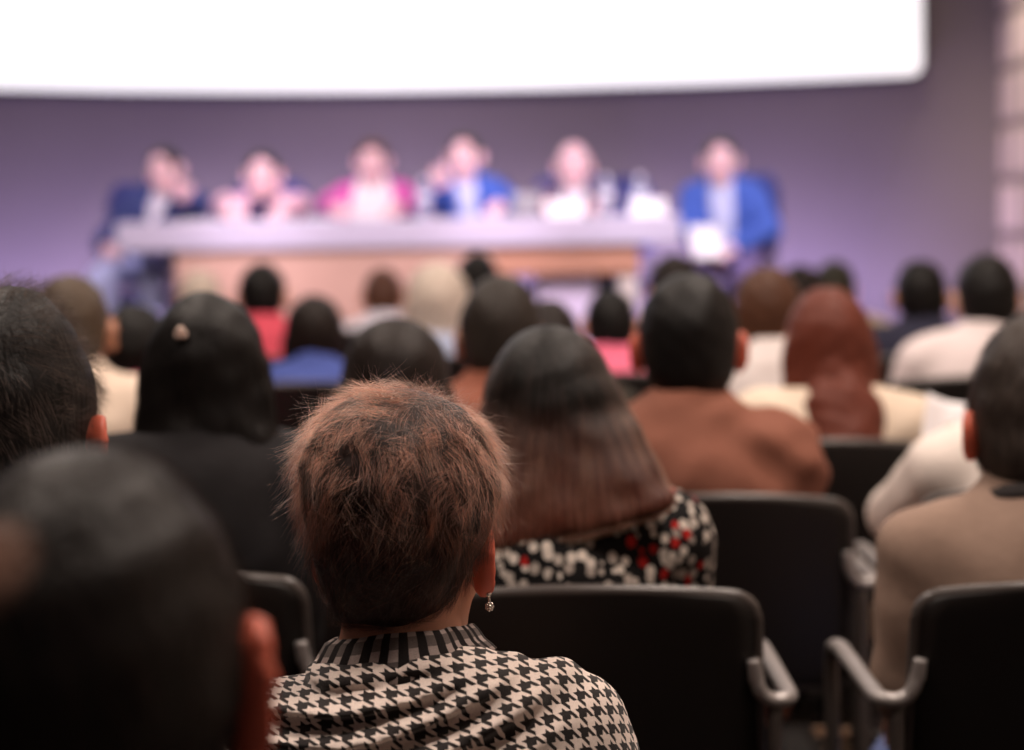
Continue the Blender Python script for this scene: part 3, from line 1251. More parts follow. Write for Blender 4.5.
def houndstooth():
    m, nt, b = new_mat('houndstooth_wool')
    uv = node(nt, 'ShaderNodeUVMap')
    nz = node(nt, 'ShaderNodeTexNoise')
    nz.inputs['Scale'].default_value = 55
    nt.links.new(uv.outputs[0], nz.inputs['Vector'])
    vm = node(nt, 'ShaderNodeVectorMath', operation='MULTIPLY_ADD')
    nt.links.new(nz.outputs['Color'], vm.inputs[0])
    vm.inputs[1].default_value = (.0012, .0012, 0)
    nt.links.new(uv.outputs[0], vm.inputs[2])
    sp = node(nt, 'ShaderNodeSeparateXYZ')
    nt.links.new(vm.outputs[0], sp.inputs[0])
    per = .0205
    u = mathn(nt, 'DIVIDE', sp.outputs['X'], per)
    v = mathn(nt, 'DIVIDE', sp.outputs['Y'], per)
    cu = mathn(nt, 'LESS_THAN', mathn(nt, 'FRACT', u), .5)
    cv = mathn(nt, 'LESS_THAN', mathn(nt, 'FRACT', v), .5)
    dg = mathn(nt, 'LESS_THAN', mathn(nt, 'FRACT', mathn(nt, 'MULTIPLY', mathn(nt, 'ADD', u, v), 2.0)), .5)
    # twill: warp thread on top where dg = 1, weft thread elsewhere
    col = mathn(nt, 'ADD', mathn(nt, 'MULTIPLY', dg, cu), mathn(nt, 'MULTIPLY', mathn(nt, 'SUBTRACT', 1.0, dg), cv))
    # yarn texture
    wv = node(nt, 'ShaderNodeTexNoise')
    wv.inputs['Scale'].default_value = 900
    mp = node(nt, 'ShaderNodeMapping')
    mp.inputs['Scale'].default_value = (1, .35, 1)
    nt.links.new(uv.outputs[0], mp.inputs['Vector'])
    nt.links.new(mp.outputs[0], wv.inputs['Vector'])
    light = mixc(nt, wv.outputs['Fac'], lin(206, 188, 178), lin(250, 236, 226))
    darkc = mixc(nt, wv.outputs['Fac'], lin(14, 12, 12), lin(48, 42, 41))
    nt.links.new(mixc(nt, col, light, darkc), b.inputs['Base Color'])
    b.inputs['Roughness'].default_value = .9
    b.inputs['Specular IOR Level'].default_value = .15
    b.inputs['Sheen Weight'].default_value = .2
    bp = node(nt, 'ShaderNodeBump')
    bp.inputs['Strength'].default_value = .5
    bp.inputs['Distance'].default_value = .0012
    nt.links.new(wv.outputs['Fac'], bp.inputs['Height'])
    nt.links.new(bp.outputs[0], b.inputs['Normal'])
    return m


def stripes_mat():
    m, nt, b = new_mat('shawl_border_stripes')
    uv = node(nt, 'ShaderNodeUVMap')
    sp = node(nt, 'ShaderNodeSeparateXYZ')
    nt.links.new(uv.outputs[0], sp.inputs[0])
    s = mathn(nt, 'LESS_THAN', mathn(nt, 'FRACT', mathn(nt, 'DIVIDE', sp.outputs['X'], .0125)), .5)
    t = mathn(nt, 'LESS_THAN', mathn(nt, 'FRACT', mathn(nt, 'DIVIDE', sp.outputs['Y'], .022)), .45)
    wv = node(nt, 'ShaderNodeTexNoise')
    wv.inputs['Scale'].default_value = 900
    nt.links.new(uv.outputs[0], wv.inputs['Vector'])
    light = mixc(nt, wv.outputs['Fac'], lin(120, 108, 104), lin(188, 172, 166))
    mid = mixc(nt, wv.outputs['Fac'], lin(70, 62, 60), lin(120, 110, 106))
    dk = mixc(nt, wv.outputs['Fac'], lin(16, 14, 14), lin(44, 39, 38))
    nt.links.new(mixc(nt, s, mixc(nt, t, mid, light), dk), b.inputs['Base Color'])
    b.inputs['Roughness'].default_value = .9
    b.inputs['Specular IOR Level'].default_value = .15
    return m


def set_uv(me, uvs):
    lay = me.uv_layers.new(name='UVMap')
    li = np.empty(len(me.loops), dtype=np.int32)
    me.loops.foreach_get('vertex_index', li)
    lay.data.foreach_set('uv', uvs[li].astype(np.float32).ravel())


def main_woman():
    r = seat_person('person with short spiky reddish brown hair in a black and white houndstooth shawl', 404, 386, 2.07,
                    'conference chair under the person in the houndstooth shawl', cx=-.075, style='pixie',
                    hairmat=hm('hair_copper_brown', (14, 7, 6), (44, 20, 14)), sk=SKIN_TAN, top=None,
                    h=.0055, seed=3, hyaw=-15, hs=.93, sw=.80, drop=.190, ear_mat=EAR_RED)
    o, HM, sz, cz = r['o'], r['HM'], r['sz'], r['cz']
    # shawl over the shoulders
    hz = r['hc'].z
    zt = hz - .084
    sz = .893
    pr = [CP((-.130, -.025, sz - .012), (.122, -.025, sz + .010), .068, .068, .04),
          CP((0, -.022, sz - .015), (0, -.016, sz + .012), .128, .096, .04),
          E((0, -.045, cz - .02), (.190, .130, .17), .05),
          CP((0, -.03, cz - .05), (0, .0, SEAT + .16), .18, .19, .06, '+', (1, .72, 1))]
    for s, zz in ((-1, sz - .022), (1, sz - .004)):
        pr += [CP((s * .142, -.02, zz), (s * .186, .035, sz - .22), .064, .066, .05),
               CP((s * .190, .035, sz - .21), (s * .13, .17, sz - .26), .066, .055, .04)]
    pr += [E((.074, -.045, sz + .050), (.060, .05, .038), .03), E((-.100, -.045, sz + .024), (.050, .05, .034), .03),
           E((.030, -.086, sz + .052), (.080, .030, .030), .035), E((-.05, -.085, sz + .030), (.06, .03, .03), .04),
           PL((0, 0, SEAT + .17), (0, 0, -1), .02),
           CP((0, -.002, zt - .05), (0, .012, zt + .08), .060, .070, .008, '-')]

    def folds(x, y, z):
        zz = z - sz
        f = np.zeros_like(x)
        # swags that hang from the left shoulder across the back, and a long diagonal to the right shoulder
        for (x0, z0, x1, z1, sag, w, a) in ((-.13, .058, .075, .086, .012, .0065, .013), (-.16, .034, .10, .084, .022, .0075, .017), (-.18, .006, .13, .068, .027, .0085, .018),
                                            (-.18, -.026, .16, .044, .027, .010, .016), (-.16, -.075, .14, -.01, .02, .012, .010), (-.18, -.12, .12, -.07, .01, .014, .008)):
            t = np.clip((x - x0) / (x1 - x0), -.2, 1.2)
            zc = z0 + (z1 - z0) * t - sag * 4 * t * (1 - t)
            d = (zz - zc) / w
            env = np.exp(-((t - .45) / .48) ** 4)
            f -= a * env * np.exp(-d * d) * (y < .03)
            f += a * .75 * env * np.exp(-((d - 1.7) ** 2)) * (y < .03)
        f += .0022 * np.sin(48 * x + 30 * z + 3 * np.sin(25 * z)) + .0012 * np.sin(90 * zz - 60 * x)
        return f
    me = field_mesh('shawl', pr, .005, folds)
    n = len(me.vertices)
    co = np.empty(n * 3, dtype=np.float32)
    me.vertices.foreach_get('co', co)
    co = co.reshape(-1, 3)
    x, y, z = co.T
    xs = .215 * np.arcsin(np.clip(x / .225, -1, 1))
    U = xs * 1.02 + .22 * (z - sz) + .004 * np.sin(30 * z)
    V = (z - sz) * .98 + .50 * (y + .1) - .25 * xs * np.clip((xs + .08) / .2, -.3, 1) + .25 * np.clip(-xs - .02, 0, 1) + .004 * np.sin(26 * x + 1)
    set_uv(me, np.stack([U, V], 1))
    link_mesh('shawl', me, houndstooth(), o)
    # turned-down striped border round the neck
    bm = bmesh.new()
    uvl = bm.loops.layers.uv.new('UVMap')
    prof = [(.054, -.010), (.057, .006), (.063, .011), (.071, .006), (.080, -.010), (.090, -.028), (.098, -.046), (.096, -.054), (.080, -.050)]
    M_ = 72
    rings = []
    for i in range(M_ + 1):
        a = -PI / 2 + PI * 1.15 * (i / M_ * 2 - 1)
        ca, sa = math.cos(a), math.sin(a)
        side = ca   # +1 right, -1 left
        ring = []
        wob = .0035 * math.sin(5 * a + 1.2) + .002 * math.sin(11 * a)
        for (rr, dz) in prof:
            drop = .62 - .34 * side
            rr = .054 + (rr - .054) * (1 - .42 * max(0, side))
            ring.append(bm.verts.new((ca * (rr + wob) * 1.06 - .004, -.004 + sa * (rr + wob) * .96, zt + .004 + dz * (drop if dz < 0 else 1) + .003 * side + .008 * sa * -1 - .006 * max(0, -side))))
        rings.append(ring)
    for i in range(M_):
        for k in range(len(prof) - 1):
            f = bm.faces.new((rings[i][k], rings[i][k + 1], rings[i + 1][k + 1], rings[i + 1][k]))
            for lp, (uu, vv) in zip(f.loops, ((i, k), (i, k + 1), (i + 1, k + 1), (i + 1, k))):
                lp[uvl].uv = (uu / M_ * .40, vv * .012)
    cm = bm_obj('shawl_border', bm, stripes_mat(), o, True)
    sol = cm.modifiers.new('thick', 'SOLIDIFY')
    sol.thickness = .004
    tag(cm, 'black and grey striped border of the shawl')
    # hair, strand by strand
    wh = HM @ Vector((.010, .075, .135))
    dk = lin(24, 11, 8)  # near-black low strands: darker nape hair plus shade painted into the colour
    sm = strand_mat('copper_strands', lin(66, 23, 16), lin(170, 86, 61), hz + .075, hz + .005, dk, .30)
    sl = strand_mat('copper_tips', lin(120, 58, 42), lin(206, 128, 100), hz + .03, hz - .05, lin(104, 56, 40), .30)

    def lf(v):
        up = max(0.0, min(1.0, (v[2] + .01) / .09))
        fr = 1 - .7 * max(0.0, min(1.0, (v[1] + .01) / .06))
        return (.45 + .65 * up) * fr, .75 + .35 * up
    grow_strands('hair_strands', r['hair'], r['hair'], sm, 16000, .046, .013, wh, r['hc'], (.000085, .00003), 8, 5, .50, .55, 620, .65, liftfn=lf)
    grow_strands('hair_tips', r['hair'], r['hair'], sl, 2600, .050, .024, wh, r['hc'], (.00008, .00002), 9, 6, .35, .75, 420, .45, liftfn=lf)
    # earring on the visible right ear
    e = HM @ Vector((.0835, -.010, -.0385))
    bm = bmesh.new()
    bmesh.ops.create_icosphere(bm, subdivisions=2, radius=.0030, matrix=Matrix.Translation(e + Vector((0, -.004, 0))))
    tube(bm, [e + Vector((0, -.004, -.001)), e + Vector((.001, -.004, -.006)), e + Vector((.001, -.004, -.009))], .0012, 6)
    for k in range(7):
        a = k * 2 * PI / 7
        bmesh.ops.create_icosphere(bm, subdivisions=2, radius=.0019, matrix=Matrix.Translation(e + Vector((.001 + .0027 * math.cos(a), -.005, -.0115 + .0030 * math.sin(a)))))
    bmesh.ops.create_icosphere(bm, subdivisions=2, radius=.0026, matrix=Matrix.Translation(e + Vector((.001, -.006, -.0115))))
    tag(bm_obj('earring', bm, plain('earring_silver', lin(225, 215, 205), .15, .9), o, True), 'small sparkling silver drop earring')


main_woman()

# ------------------------------------------------------------------ audience near the camera
T = lambda n, c: cloth('cloth_' + n, lin(*c) if c else None)

# man right before the camera, lower left, far out of focus
rA = seat_person('person very near the camera with thinning black hair and a big blurred red ear', 88, 446, 1.2, None, sw=1.08, style='short',
                 hairmat=hm('hair_black_thin', (12, 9, 8), (34, 27, 24)), sk=SKIN_TAN, top=T('charcoal_knit', (46, 42, 44)), h=.007, seed=11, hyaw=0, hs=1.03, es=1.05, ear_mat=EAR_RED)
nt = rA['hair'].data.materials[0].node_tree
tc = node(nt, 'ShaderNodeTexCoord')
vd = node(nt, 'ShaderNodeVectorMath', operation='DISTANCE')
nt.links.new(tc.outputs['Object'], vd.inputs[0])
vd.inputs[1].default_value = rA['HM'] @ Vector((-.030, -.085, .070))
mr = node(nt, 'ShaderNodeMapRange')
mr.inputs['From Min'].default_value = .012
mr.inputs['From Max'].default_value = .034
mr.inputs['To Min'].default_value = .85
mr.inputs['To Max'].default_value = 0
nt.links.new(vd.outputs['Value'], mr.inputs['Value'])
bs = nt.nodes['Principled BSDF']
prev = bs.inputs['Base Color'].links[0].from_socket
nt.links.new(mixc(nt, mr.outputs[0], prev, lin(168, 128, 110)), bs.inputs['Base Color'])
grow_strands('hair_strands', rA['hair'], rA['hair'], strand_mat('black_thin_strands', lin(26, 19, 16), lin(68, 52, 44), matte=True, rough=.5), 5500, .05, .004, rA['HM'] @ Vector((-.03, -.085, .070)), rA['hc'],
             (.00012, .00005), 7, 21, .35, .22, 200, .5)

chair(rA['o'].location.x, 1.165, 0, 'conference chair under the person very near the camera')

# man at left edge, black spiky hair
rB = seat_person('person at the left edge with spiky black hair and a red lit ear', 12, 287, 2.32, None, hipdx=.115, sw=.94, style='short', hv=1.32, ear_mat=EAR_RED,
                 hairmat=H_BLACK, sk=SKIN_TAN, top=T('grey_black_jacket', (40, 38, 42)), h=.006, seed=12, hyaw=-4, hs=1.04, hpitch=-3)
chair(rB['o'].location.x - .025, 2.285, 0, 'conference chair under the person with spiky black hair at left edge')


def lfB(v):
    up = max(0.0, min(1.0, (v[2] - .0) / .10))
    return .3 + .9 * up, .7 + .4 * up


grow_strands('hair_strands', rB['hair'], rB['hair'], strand_mat('black_strands', lin(22, 18, 16), lin(112, 92, 82), matte=True, rough=.45), 11000, .040, .015, rB['HM'] @ Vector((-.01, -.085, .075)), rB['hc'],
             (.00010, .00004), 7, 22, .30, .55, 420, .45, liftfn=lfB)

# woman with long black hair and clip
rC = seat_person('person with long black half pinned hair and a small pale clip, in a black top', 206, 291, 3.19, 'conference chair under the person with the hair clip', cx=-.526, hipdx=.075, style='clip',
                 hairmat=H_BLACK, sk=SKIN_TAN, top=T('black_cotton', (34, 32, 34)), h=.008, seed=13, hs=.91, sw=.92)
grow_strands('hair_strands', rC['hair'], rC['hair'], strand_mat('long_black_strands', lin(12, 10, 9), lin(44, 36, 33), matte=True, rough=.4), 4000, .16, .003, rC['HM'] @ Vector((0, 0, .16)), rC['hc'],
             (.00012, .00006), 12, 23, 1.2, .10, 160, .4)
bm = bmesh.new()
cp = rC['HM'] @ Vector((-.022, -.112, .058))
for dx, dz, rr in ((0, .003, .0065), (-.004, -.004, .0045), (.004, -.004, .0045)):
    bmesh.ops.create_icosphere(bm, subdivisions=3, radius=rr, matrix=Matrix.Translation(cp + Vector((dx, 0, dz))) @ Matrix.Diagonal((1, .6, 1, 1)))
box(bm, cp + Vector((-.009, -.001, -.004)), cp + Vector((.009, .006, .002)), .0015)
tag(bm_obj('hair_clip', bm, plain('clip_pearl', lin(235, 205, 190), .3, .1), rC['o'], True), 'small pale pearl hair clip')


def pebble_mat():
    m, nt, b = new_mat('blouse_pebble_print')
    tc = node(nt, 'ShaderNodeTexCoord')
    mp = node(nt, 'ShaderNodeMapping')
    mp.inputs['Scale'].default_value = (64, 64, 54)
    nt.links.new(tc.outputs['Object'], mp.inputs['Vector'])
    vo = node(nt, 'ShaderNodeTexVoronoi')
    vo.inputs['Scale'].default_value = 1.0
    vo.inputs['Randomness'].default_value = .75
    nt.links.new(mp.outputs[0], vo.inputs['Vector'])
    sp = node(nt, 'ShaderNodeSeparateColor')
    nt.links.new(vo.outputs['Color'], sp.inputs[0])
    red = mathn(nt, 'GREATER_THAN', sp.outputs[0], .85)
    blk = mathn(nt, 'LESS_THAN', sp.outputs[0], .10)
    base = mixc(nt, sp.outputs[1], lin(150, 138, 130), lin(238, 226, 214))
    c = mixc(nt, red, base, lin(176, 30, 26))
    c = mixc(nt, blk, c, lin(26, 22, 22))
    ins = mathn(nt, 'LESS_THAN', vo.outputs['Distance'], .46)
    nt.links.new(mixc(nt, ins, lin(18, 16, 17), c), b.inputs['Base Color'])
    b.inputs['Roughness'].default_value = .8
    b.inputs['Specular IOR Level'].default_value = .2
    return m


H_FAN = hair_mesh_mat('hair_ombre', lin(16, 11, 9), lin(98, 48, 34), 1.13, .98)
rE = seat_person('person with long brown hair and red-brown ends in a pebble print blouse', 548, 324, 3.03, 'conference chair under the person in the pebble print blouse', cx=.072, style='fan',
                 hairmat=H_FAN, sk=SKIN_TAN, top=pebble_mat(), topname='blouse', h=.008, seed=14, sw=.92, hyaw=3)
grow_strands('hair_strands', rE['hair'], rE['hair'], strand_mat('ombre_strands', lin(34, 22, 18), lin(78, 52, 42), 1.14, 1.0, lin(196, 108, 80)), 4500, .18, .004, rE['HM'] @ Vector((0, .02, .16)), rE['hc'],
             (.00012, .00006), 12, 24, 1.2, .10, 160, .4)

rF = seat_person('broad shouldered person with black hair in a rust brown shirt', 688, 272, 3.88, 'conference chair under the person in the rust brown shirt', cx=.325, style='short', collar=False,
                 hairmat=H_BLACK, sk=SKIN_TAN, top=T('rust_brown_linen', (142, 92, 76)), h=.008, seed=15, sw=.97, bulk=1.0, hyaw=-3, hs=1.07, folds=.006, drop=.182, ear_mat=EAR_RED, hipdx=0.0,
                 collar_mat=T('rust_collar', (168, 112, 92)))
rG = seat_person('person with long straight auburn hair in a cream top', 826, 286, 4.68, 'conference chair under the person with the auburn hair', cx=.635, style='auburn',
                 hairmat=hair_mesh_mat('hair_auburn_long', lin(72, 34, 26), lin(124, 62, 46)), sk=SKIN_FAIR, top=T('cream_jersey', (232, 214, 194)), sleeve='short', h=.009, seed=16, sw=.95, hyaw=6, hipdx=.02)
rH = seat_person('person at the right edge with greying dark hair in a taupe jacket with dark collar', 1030, 316, 3.02, 'conference chair under the person in the taupe jacket', cx=.752, style='short', hipdx=-.025,
                 hairmat=hm('hair_greying_dark', (26, 22, 20), (78, 66, 60)), sk=SKIN_TAN, top=T('taupe_jacket', (150, 126, 112)), topname='jacket', h=.007, seed=17, hyaw=6, sw=.93, hs=1.03, hv=1.25, ear_mat=EAR_RED,
                 collar_mat=T('dark_collar', (52, 48, 48)), arms={-1: ((-.192, -.01, .74), (-.16, .20, .64))}, trousers=TROUSER_JEAN, folds=.005)
grow_strands('hair_strands', rH['hair'], rH['hair'], strand_mat('greying_strands', lin(24, 20, 18), lin(92, 80, 72), matte=True, rough=.45), 4000, .04, .005, rH['HM'] @ Vector((0, -.07, .09)), rH['hc'],
             (.00012, .00005), 7, 26, .4, .2, 160, .4)
rK = seat_person('person in a white shirt seated just beyond the taupe jacket', 1040, 305, 3.92, 'conference chair under the white shirt beyond the taupe jacket', hipdx=.025, cx=.93, style='crop',
                 hairmat=H_GREY, sk=SKIN_TAN, top=T('white_cotton', (236, 224, 216)), h=.010, seed=18, sw=1.08, arms={-1: ((-.20, .20, .80), (-.10, .30, .90))})
rP = seat_person('person with a smooth dark head of hair just beyond the houndstooth shawl', 395, 316, 3.88, 'conference chair under the smooth dark haired person', cx=-.272, style='bob',
                 hairmat=H_DARK, sk=SKIN_TAN, top=T('black_wool', (36, 34, 36)), h=.010, seed=19, hs=1.04, hipdx=.065)
rO = seat_person('person with short hair greying on top beyond the pebble print blouse', 500, 274, 4.68, 'conference chair under the person greying on top', style='short',
                 hairmat=hm('hair_dark_grey_top', (22, 18, 16), (62, 54, 49)), sk=SKIN_TAN, top=T('terracotta', (150, 92, 74)), h=.010, seed=20, hs=1.05, hv=1.08)
rV = seat_person('person with brown cropped hair in a cream shirt behind the spiky black hair', 70, 274, 4.7, 'conference chair under the person in the cream shirt', style='crop', hipdx=.03,
                 hairmat=hm('hair_olive_brown', (58, 46, 36), (96, 80, 66)), sk=SKIN_TAN, top=T('cream_shirt', (226, 206, 188)), h=.010, seed=28, hs=1.05)

# ------------------------------------------------------------------ audience further away
far = [
    ('person in a broad white shirt with black hair near the stone wall', 986, 253, 6.2, dict(style='short', hairmat=H_BLACK, top=T('white_poplin', (236, 222, 222)), sw=1.1, bulk=1.02, hs=1.06, hipdx=.11, cx=1.27), 'person in the broad white shirt'),
    ('person in a dark navy jacket with black hair near the stone wall', 920, 259, 7.1, dict(style='short', hairmat=H_BLACK, top=T('navy_jacket', (48, 48, 66)), topname='jacket', hipdx=.02), 'person in the dark navy jacket'),
    ('person with red-brown hair in a white blouse left of the auburn hair', 766, 266, 5.6, dict(style='bob', hairmat=H_BROWN, top=T('white_blouse', (232, 222, 220)), topname='blouse', hs=.95, hipdx=-.03), 'person with red-brown bobbed hair'),
    ('person in a bright pink shirt with short black hair', 610, 288, 6.5, dict(style='crop', hairmat=H_BLACK, top=T('bright_pink', (246, 120, 152)), hs=.95, hipdx=-.03), 'person in the bright pink shirt'),
    ('person with dark hair half hidden right of the greying hair', 548, 299, 5.6, dict(style='short', hairmat=H_DARK, top=T('dark_olive', (58, 54, 48)), hs=.95, hipdx=.03), 'half hidden dark haired person'),
    ('person with pale blond bobbed hair in a light blue shirt', 437, 262, 7.3, dict(style='bob', hairmat=H_PALE, top=T('light_blue_shirt', (176, 186, 214)), hs=1.15), 'person with pale blond hair'),
    ('person with round dark hair in a blue shirt', 314, 294, 6.35, dict(style='bob', hairmat=H_DARK, top=T('cobalt_shirt', (82, 98, 172)), sk=SKIN_TAN, sw=.95, hs=.92), 'person in the blue shirt'),
    ('person with dark hair in a pink blouse left of the hair clip', 134, 303, 5.5, dict(style='bob', hairmat=H_BLACK, top=T('pink_blouse', (232, 108, 138)), topname='blouse', hs=.95), 'person in the pink blouse'),
    ('person with black hair below the middle of the table', 477, 252, 8.15, dict(style='crop', hipdx=-.09, hairmat=H_BLACK, top=T('grey_shirt', (150, 140, 142))), 'black haired person below the middle of the table'),
    ('person with black hair beyond the rust brown shirt', 674, 253, 7.2, dict(style='short', hairmat=H_DARK, top=T('plum_shirt', (120, 96, 116)), hipdx=-.05), 'person beyond the rust brown shirt'),
    ('person with dark hair directly beyond the auburn hair', 800, 264, 7.95, dict(style='short', hairmat=H_DARK, top=T('slate_shirt', (86, 82, 92))), 'dark haired person beyond the auburn hair'),
    ('person with olive dark hair, in the row behind the auburn hair, nearest the stage', 834, 260, 8.8, dict(style='short', hairmat=hm('hair_olive_dark', (30, 30, 24), (66, 62, 50)), top=T('sand_shirt', (190, 170, 152))), 'olive dark haired person'),
    ('person with black hair in a coral red shirt', 262, 262, 7.4, dict(style='crop', hairmat=H_BLACK, top=T('coral_red', (216, 84, 102)), hipdx=.0), 'person in the coral red shirt'),
    ('person with light brown hair in a white shirt before the table front', 383, 268, 8.9, dict(style='crop', hairmat=H_BROWN, top=T('pale_white_shirt', (226, 222, 232)), hipdx=.06, sw=.92, cx=-.575), 'person with light brown hair'),
    ('person with pale grey hair beyond the hair clip', 200, 270, 8.3, dict(style='crop', hairmat=H_PALE, top=T('lilac_shirt', (206, 186, 206)), hipdx=.08, cx=-1.25), 'person with pale grey hair'),
]
for i, (lab, px, yt, D, kw, short) in enumerate(far):
    kw.setdefault('sk', SKIN_TAN if i % 3 else SKIN_FAIR)
    kw.setdefault('h', .012)
    seat_person(lab, px, yt, D, 'conference chair under the ' + short, seed=40 + i, **kw)

c = at(944, 425, 4.31)
bm = bmesh.new()
g = [[bm.verts.new(((i / 8 - .5) * .085, .012 * math.sin(i / 8 * PI), (j / 8 - .5) * .12)) for i in range(9)] for j in range(9)]
for j in range(8):
    for i in range(8):
        bm.faces.new((g[j][i], g[j][i + 1], g[j + 1][i + 1], g[j + 1][i]))
o = bm_obj('paper_handout', bm, plain('paper_white', lin(244, 242, 246), .7), None, True)
so = o.modifiers.new('thick', 'SOLIDIFY')
so.thickness = .002
o.location = c
o.rotation_euler = (-.5, .3, .1)
tag(o, 'small white paper handout held up beyond the taupe jacket', 'paper')

# beige tote bag standing on the floor behind the auburn-haired person's chair
tb = empty('tote_bag', (at(826, 700, 4.2).x, 4.2, 0))
tag(tb, 'beige tote bag with black handles on the floor between the chairs', 'bag')
bm = bmesh.new()
w0, w1, d0, d1, hh = .085, .075, .05, .035, .36
P = []
for z, w, d in ((0, w0, d0), (.01, w0 + .006, d0 + .006), (.12, w0 + .008, d0 + .006), (.25, w0 + .002, d0), (hh, w1, d1), (hh - .004, w1 - .006, d1 - .006), (.02, w0 - .004, d0 - .004)):
    ring = []
    for k in range(32):
        a = 2 * PI * k / 32
        ca, sa = math.cos(a), math.sin(a)
        ring.append(bm.verts.new((w * math.copysign(abs(ca) ** .45, ca), d * math.copysign(abs(sa) ** .45, sa) + .004 * math.sin(9 * z * 10 + 3 * a), z)))
    P.append(ring)
for A, B in zip(P, P[1:]):
    for k in range(32):
        bm.faces.new((A[k], A[(k + 1) % 32], B[(k + 1) % 32], B[k]))
bm.faces.new(P[0])
bm.faces.new(P[-1])
bm_obj('bag_body', bm, cloth('tote_canvas', lin(176, 146, 122)), tb, True)
for s in (-1, 1):
    bm = bmesh.new()
    tube(bm, catmull([(-.045, s * .038, .30), (-.045, s * .036, .37), (-.03, s * .03, .43), (0, s * .028, .45), (.03, s * .03, .43), (.045, s * .036, .37), (.045, s * .038, .30)], 5), .006, 8)
    bm_obj('handle', bm, BLACK, tb, True)

# ------------------------------------------------------------------ the panel table on the stage
TY0, TY1 = 10.15, 10.66
zT = at(400, 219, TY0).z
TX0, TX1 = at(115, 230, TY0).x, at(681, 230, TY0).x
tz = zT - STAGE
tab = empty('panel_table', ((TX0 + TX1) / 2, (TY0 + TY1) / 2, STAGE))
tag(tab, 'long white topped panel table with beige front on the stage', 'table')
hwid = (TX1 - TX0) / 2
hd = (TY1 - TY0) / 2
WHITE_LAM = plain('table_white_laminate', lin(192, 186, 206), .4)
BEIGE = plain('table_beige_wood', lin(196, 158, 142), .5, 0, .12, 8)
bm = bmesh.new()
box(bm, (-hwid, -hd, tz - .135), (hwid, hd, tz), .012)
bm_obj('tabletop', bm, WHITE_LAM, tab)
px2 = lambda p: at(p, 260, TY0).x - tab.location.x
bm = bmesh.new()
box(bm, (px2(174), -hd + .04, .10), (px2(494), -hd + .07, tz - .135), .004)
bm_obj('front_panel', bm, BEIGE, tab)
bm = bmesh.new()
box(bm, (px2(494), -hd + .042, tz - .27), (px2(640), -hd + .068, tz - .135), .004)
bm_ = bmesh.new()
box(bm_, (px2(538), -hd + .16, .02), (px2(598), -hd + .18, tz - .14), .004)
tag(bm_obj('lavender_light_panel', bm_, plain('painted_lavender_light', lin(216, 204, 232), .5), tab), 'added pale panel standing in for lavender light under the table')  # added panel: lavender light under the open table put into its colour
tag(bm_obj('apron', bm, plain('table_brown_wood', lin(176, 128, 104), .5, 0, .12, 8), tab), 'narrow brown wooden apron')
for x, m in ((px2(169), plain('table_leg_dark', lin(60, 48, 66), .5)), (px2(629), plain('table_leg_pale', lin(214, 204, 196), .5))):
    bm = bmesh.new()
    w = .018 if x < 0 else .042
    box(bm, (x - w, -hd + .07, 0), (x + w, hd - .06, tz - .135), .004)
    bm_obj('leg', bm, m, tab)

# ------------------------------------------------------------------ the six panellists
BLUE_UPH = cloth('blue_upholstery', lin(66, 72, 132))


def stage_chair():
    root = empty('padded_chair')
    bm = bmesh.new()
    n = 14
    rows = []
    for k in range(n + 1):
        v = k / n
        z = .56 + .40 * v
        w = .205 * (1 - .25 * max(0, (v - .7) / .3) ** 2) * (1 - .12 * max(0, (.15 - v) / .15))
        r1, r2 = [], []
        for j in range(13):
            u = -1 + j / 6
            y = -.235 - .05 * v + .03 * u * u
            t = .026 * (1 - abs(u) ** 4) * min(1, 6 * v + .25, 6 * (1 - v) + .25) + .006
            r1.append(bm.verts.new((u * w, y + t, z)))
            r2.append(bm.verts.new((u * w, y - t * .6, z)))
        rows.append(r1 + r2[::-1])
    for A, B in zip(rows, rows[1:]):
        m = len(A)
        for k in range(m):
            bm.faces.new((A[k], A[(k + 1) % m], B[(k + 1) % m], B[k]))
    bm.faces.new(rows[0])
    bm.faces.new(rows[-1][::-1])
    bm_obj('backrest', bm, BLUE_UPH, root, True)
    bm = bmesh.new()
    box(bm, (-.22, -.20, SEAT - .08), (.22, .24, SEAT - .015), .025)
    bm_obj('seat', bm, BLUE_UPH, root, True)
    for sx in (-1, 1):
        bm = bmesh.new()
        tube(bm, catmull([(sx * .16, -.262, .80), (sx * .17, -.258, .60), (sx * .18, -.235, .40), (sx * .19, -.24, 0)], 5), .012, 8)
        bm_obj('leg', bm, TRIM, root, True)
        bm = bmesh.new()
        tube(bm, [(sx * .18, .18, SEAT - .06), (sx * .195, .20, 0)], .012, 8)
        bm_obj('leg', bm, TRIM, root, True)
    return root


_sc = []


def sit_chair(x, y, rz, label):
    if not _sc:
        c = stage_chair()
        _sc.append(c)
    else:
        c = _sc[0].copy()
        COL.objects.link(c)
        for ch in _sc[0].children:
            k = ch.copy()
            COL.objects.link(k)
            k.parent = c
    c.location = (x, y, STAGE)
    c.rotation_euler = (0, 0, rz)
    tag(c, label, 'chair', 'padded blue chairs on the stage')


GP = 'panel speakers on the stage'
SUIT_BLUE = T('royal_blue_suit', (70, 98, 182))
SUIT_NAVY = T('navy_suit', (66, 76, 128))


def panelist(label, px, yt, Y, root_px, chairlab, rz=PI, **kw):
    P = at(px, yt, Y)
    R = at(root_px, 220, Y)
    fwd = kw.pop('fwd', .10)
    dx = P.x - R.x
    # local frame is turned by rz: world offset of the head into local lean
    c, s = math.cos(-rz), math.sin(-rz)
    wy = -fwd
    lx, ly = c * dx - s * wy, s * dx + c * wy
    kw.setdefault('sk', SKIN_PINK)
    kw.setdefault('h', .0062)
    root = (R.x, Y + fwd + .035, STAGE)
    kw.setdefault('hl', .05)
    r = person(label, root, rz, P.z, GP, STAGE, lean=(lx, ly), **kw)
    sit_chair(root[0], root[1], rz, chairlab)
    return r


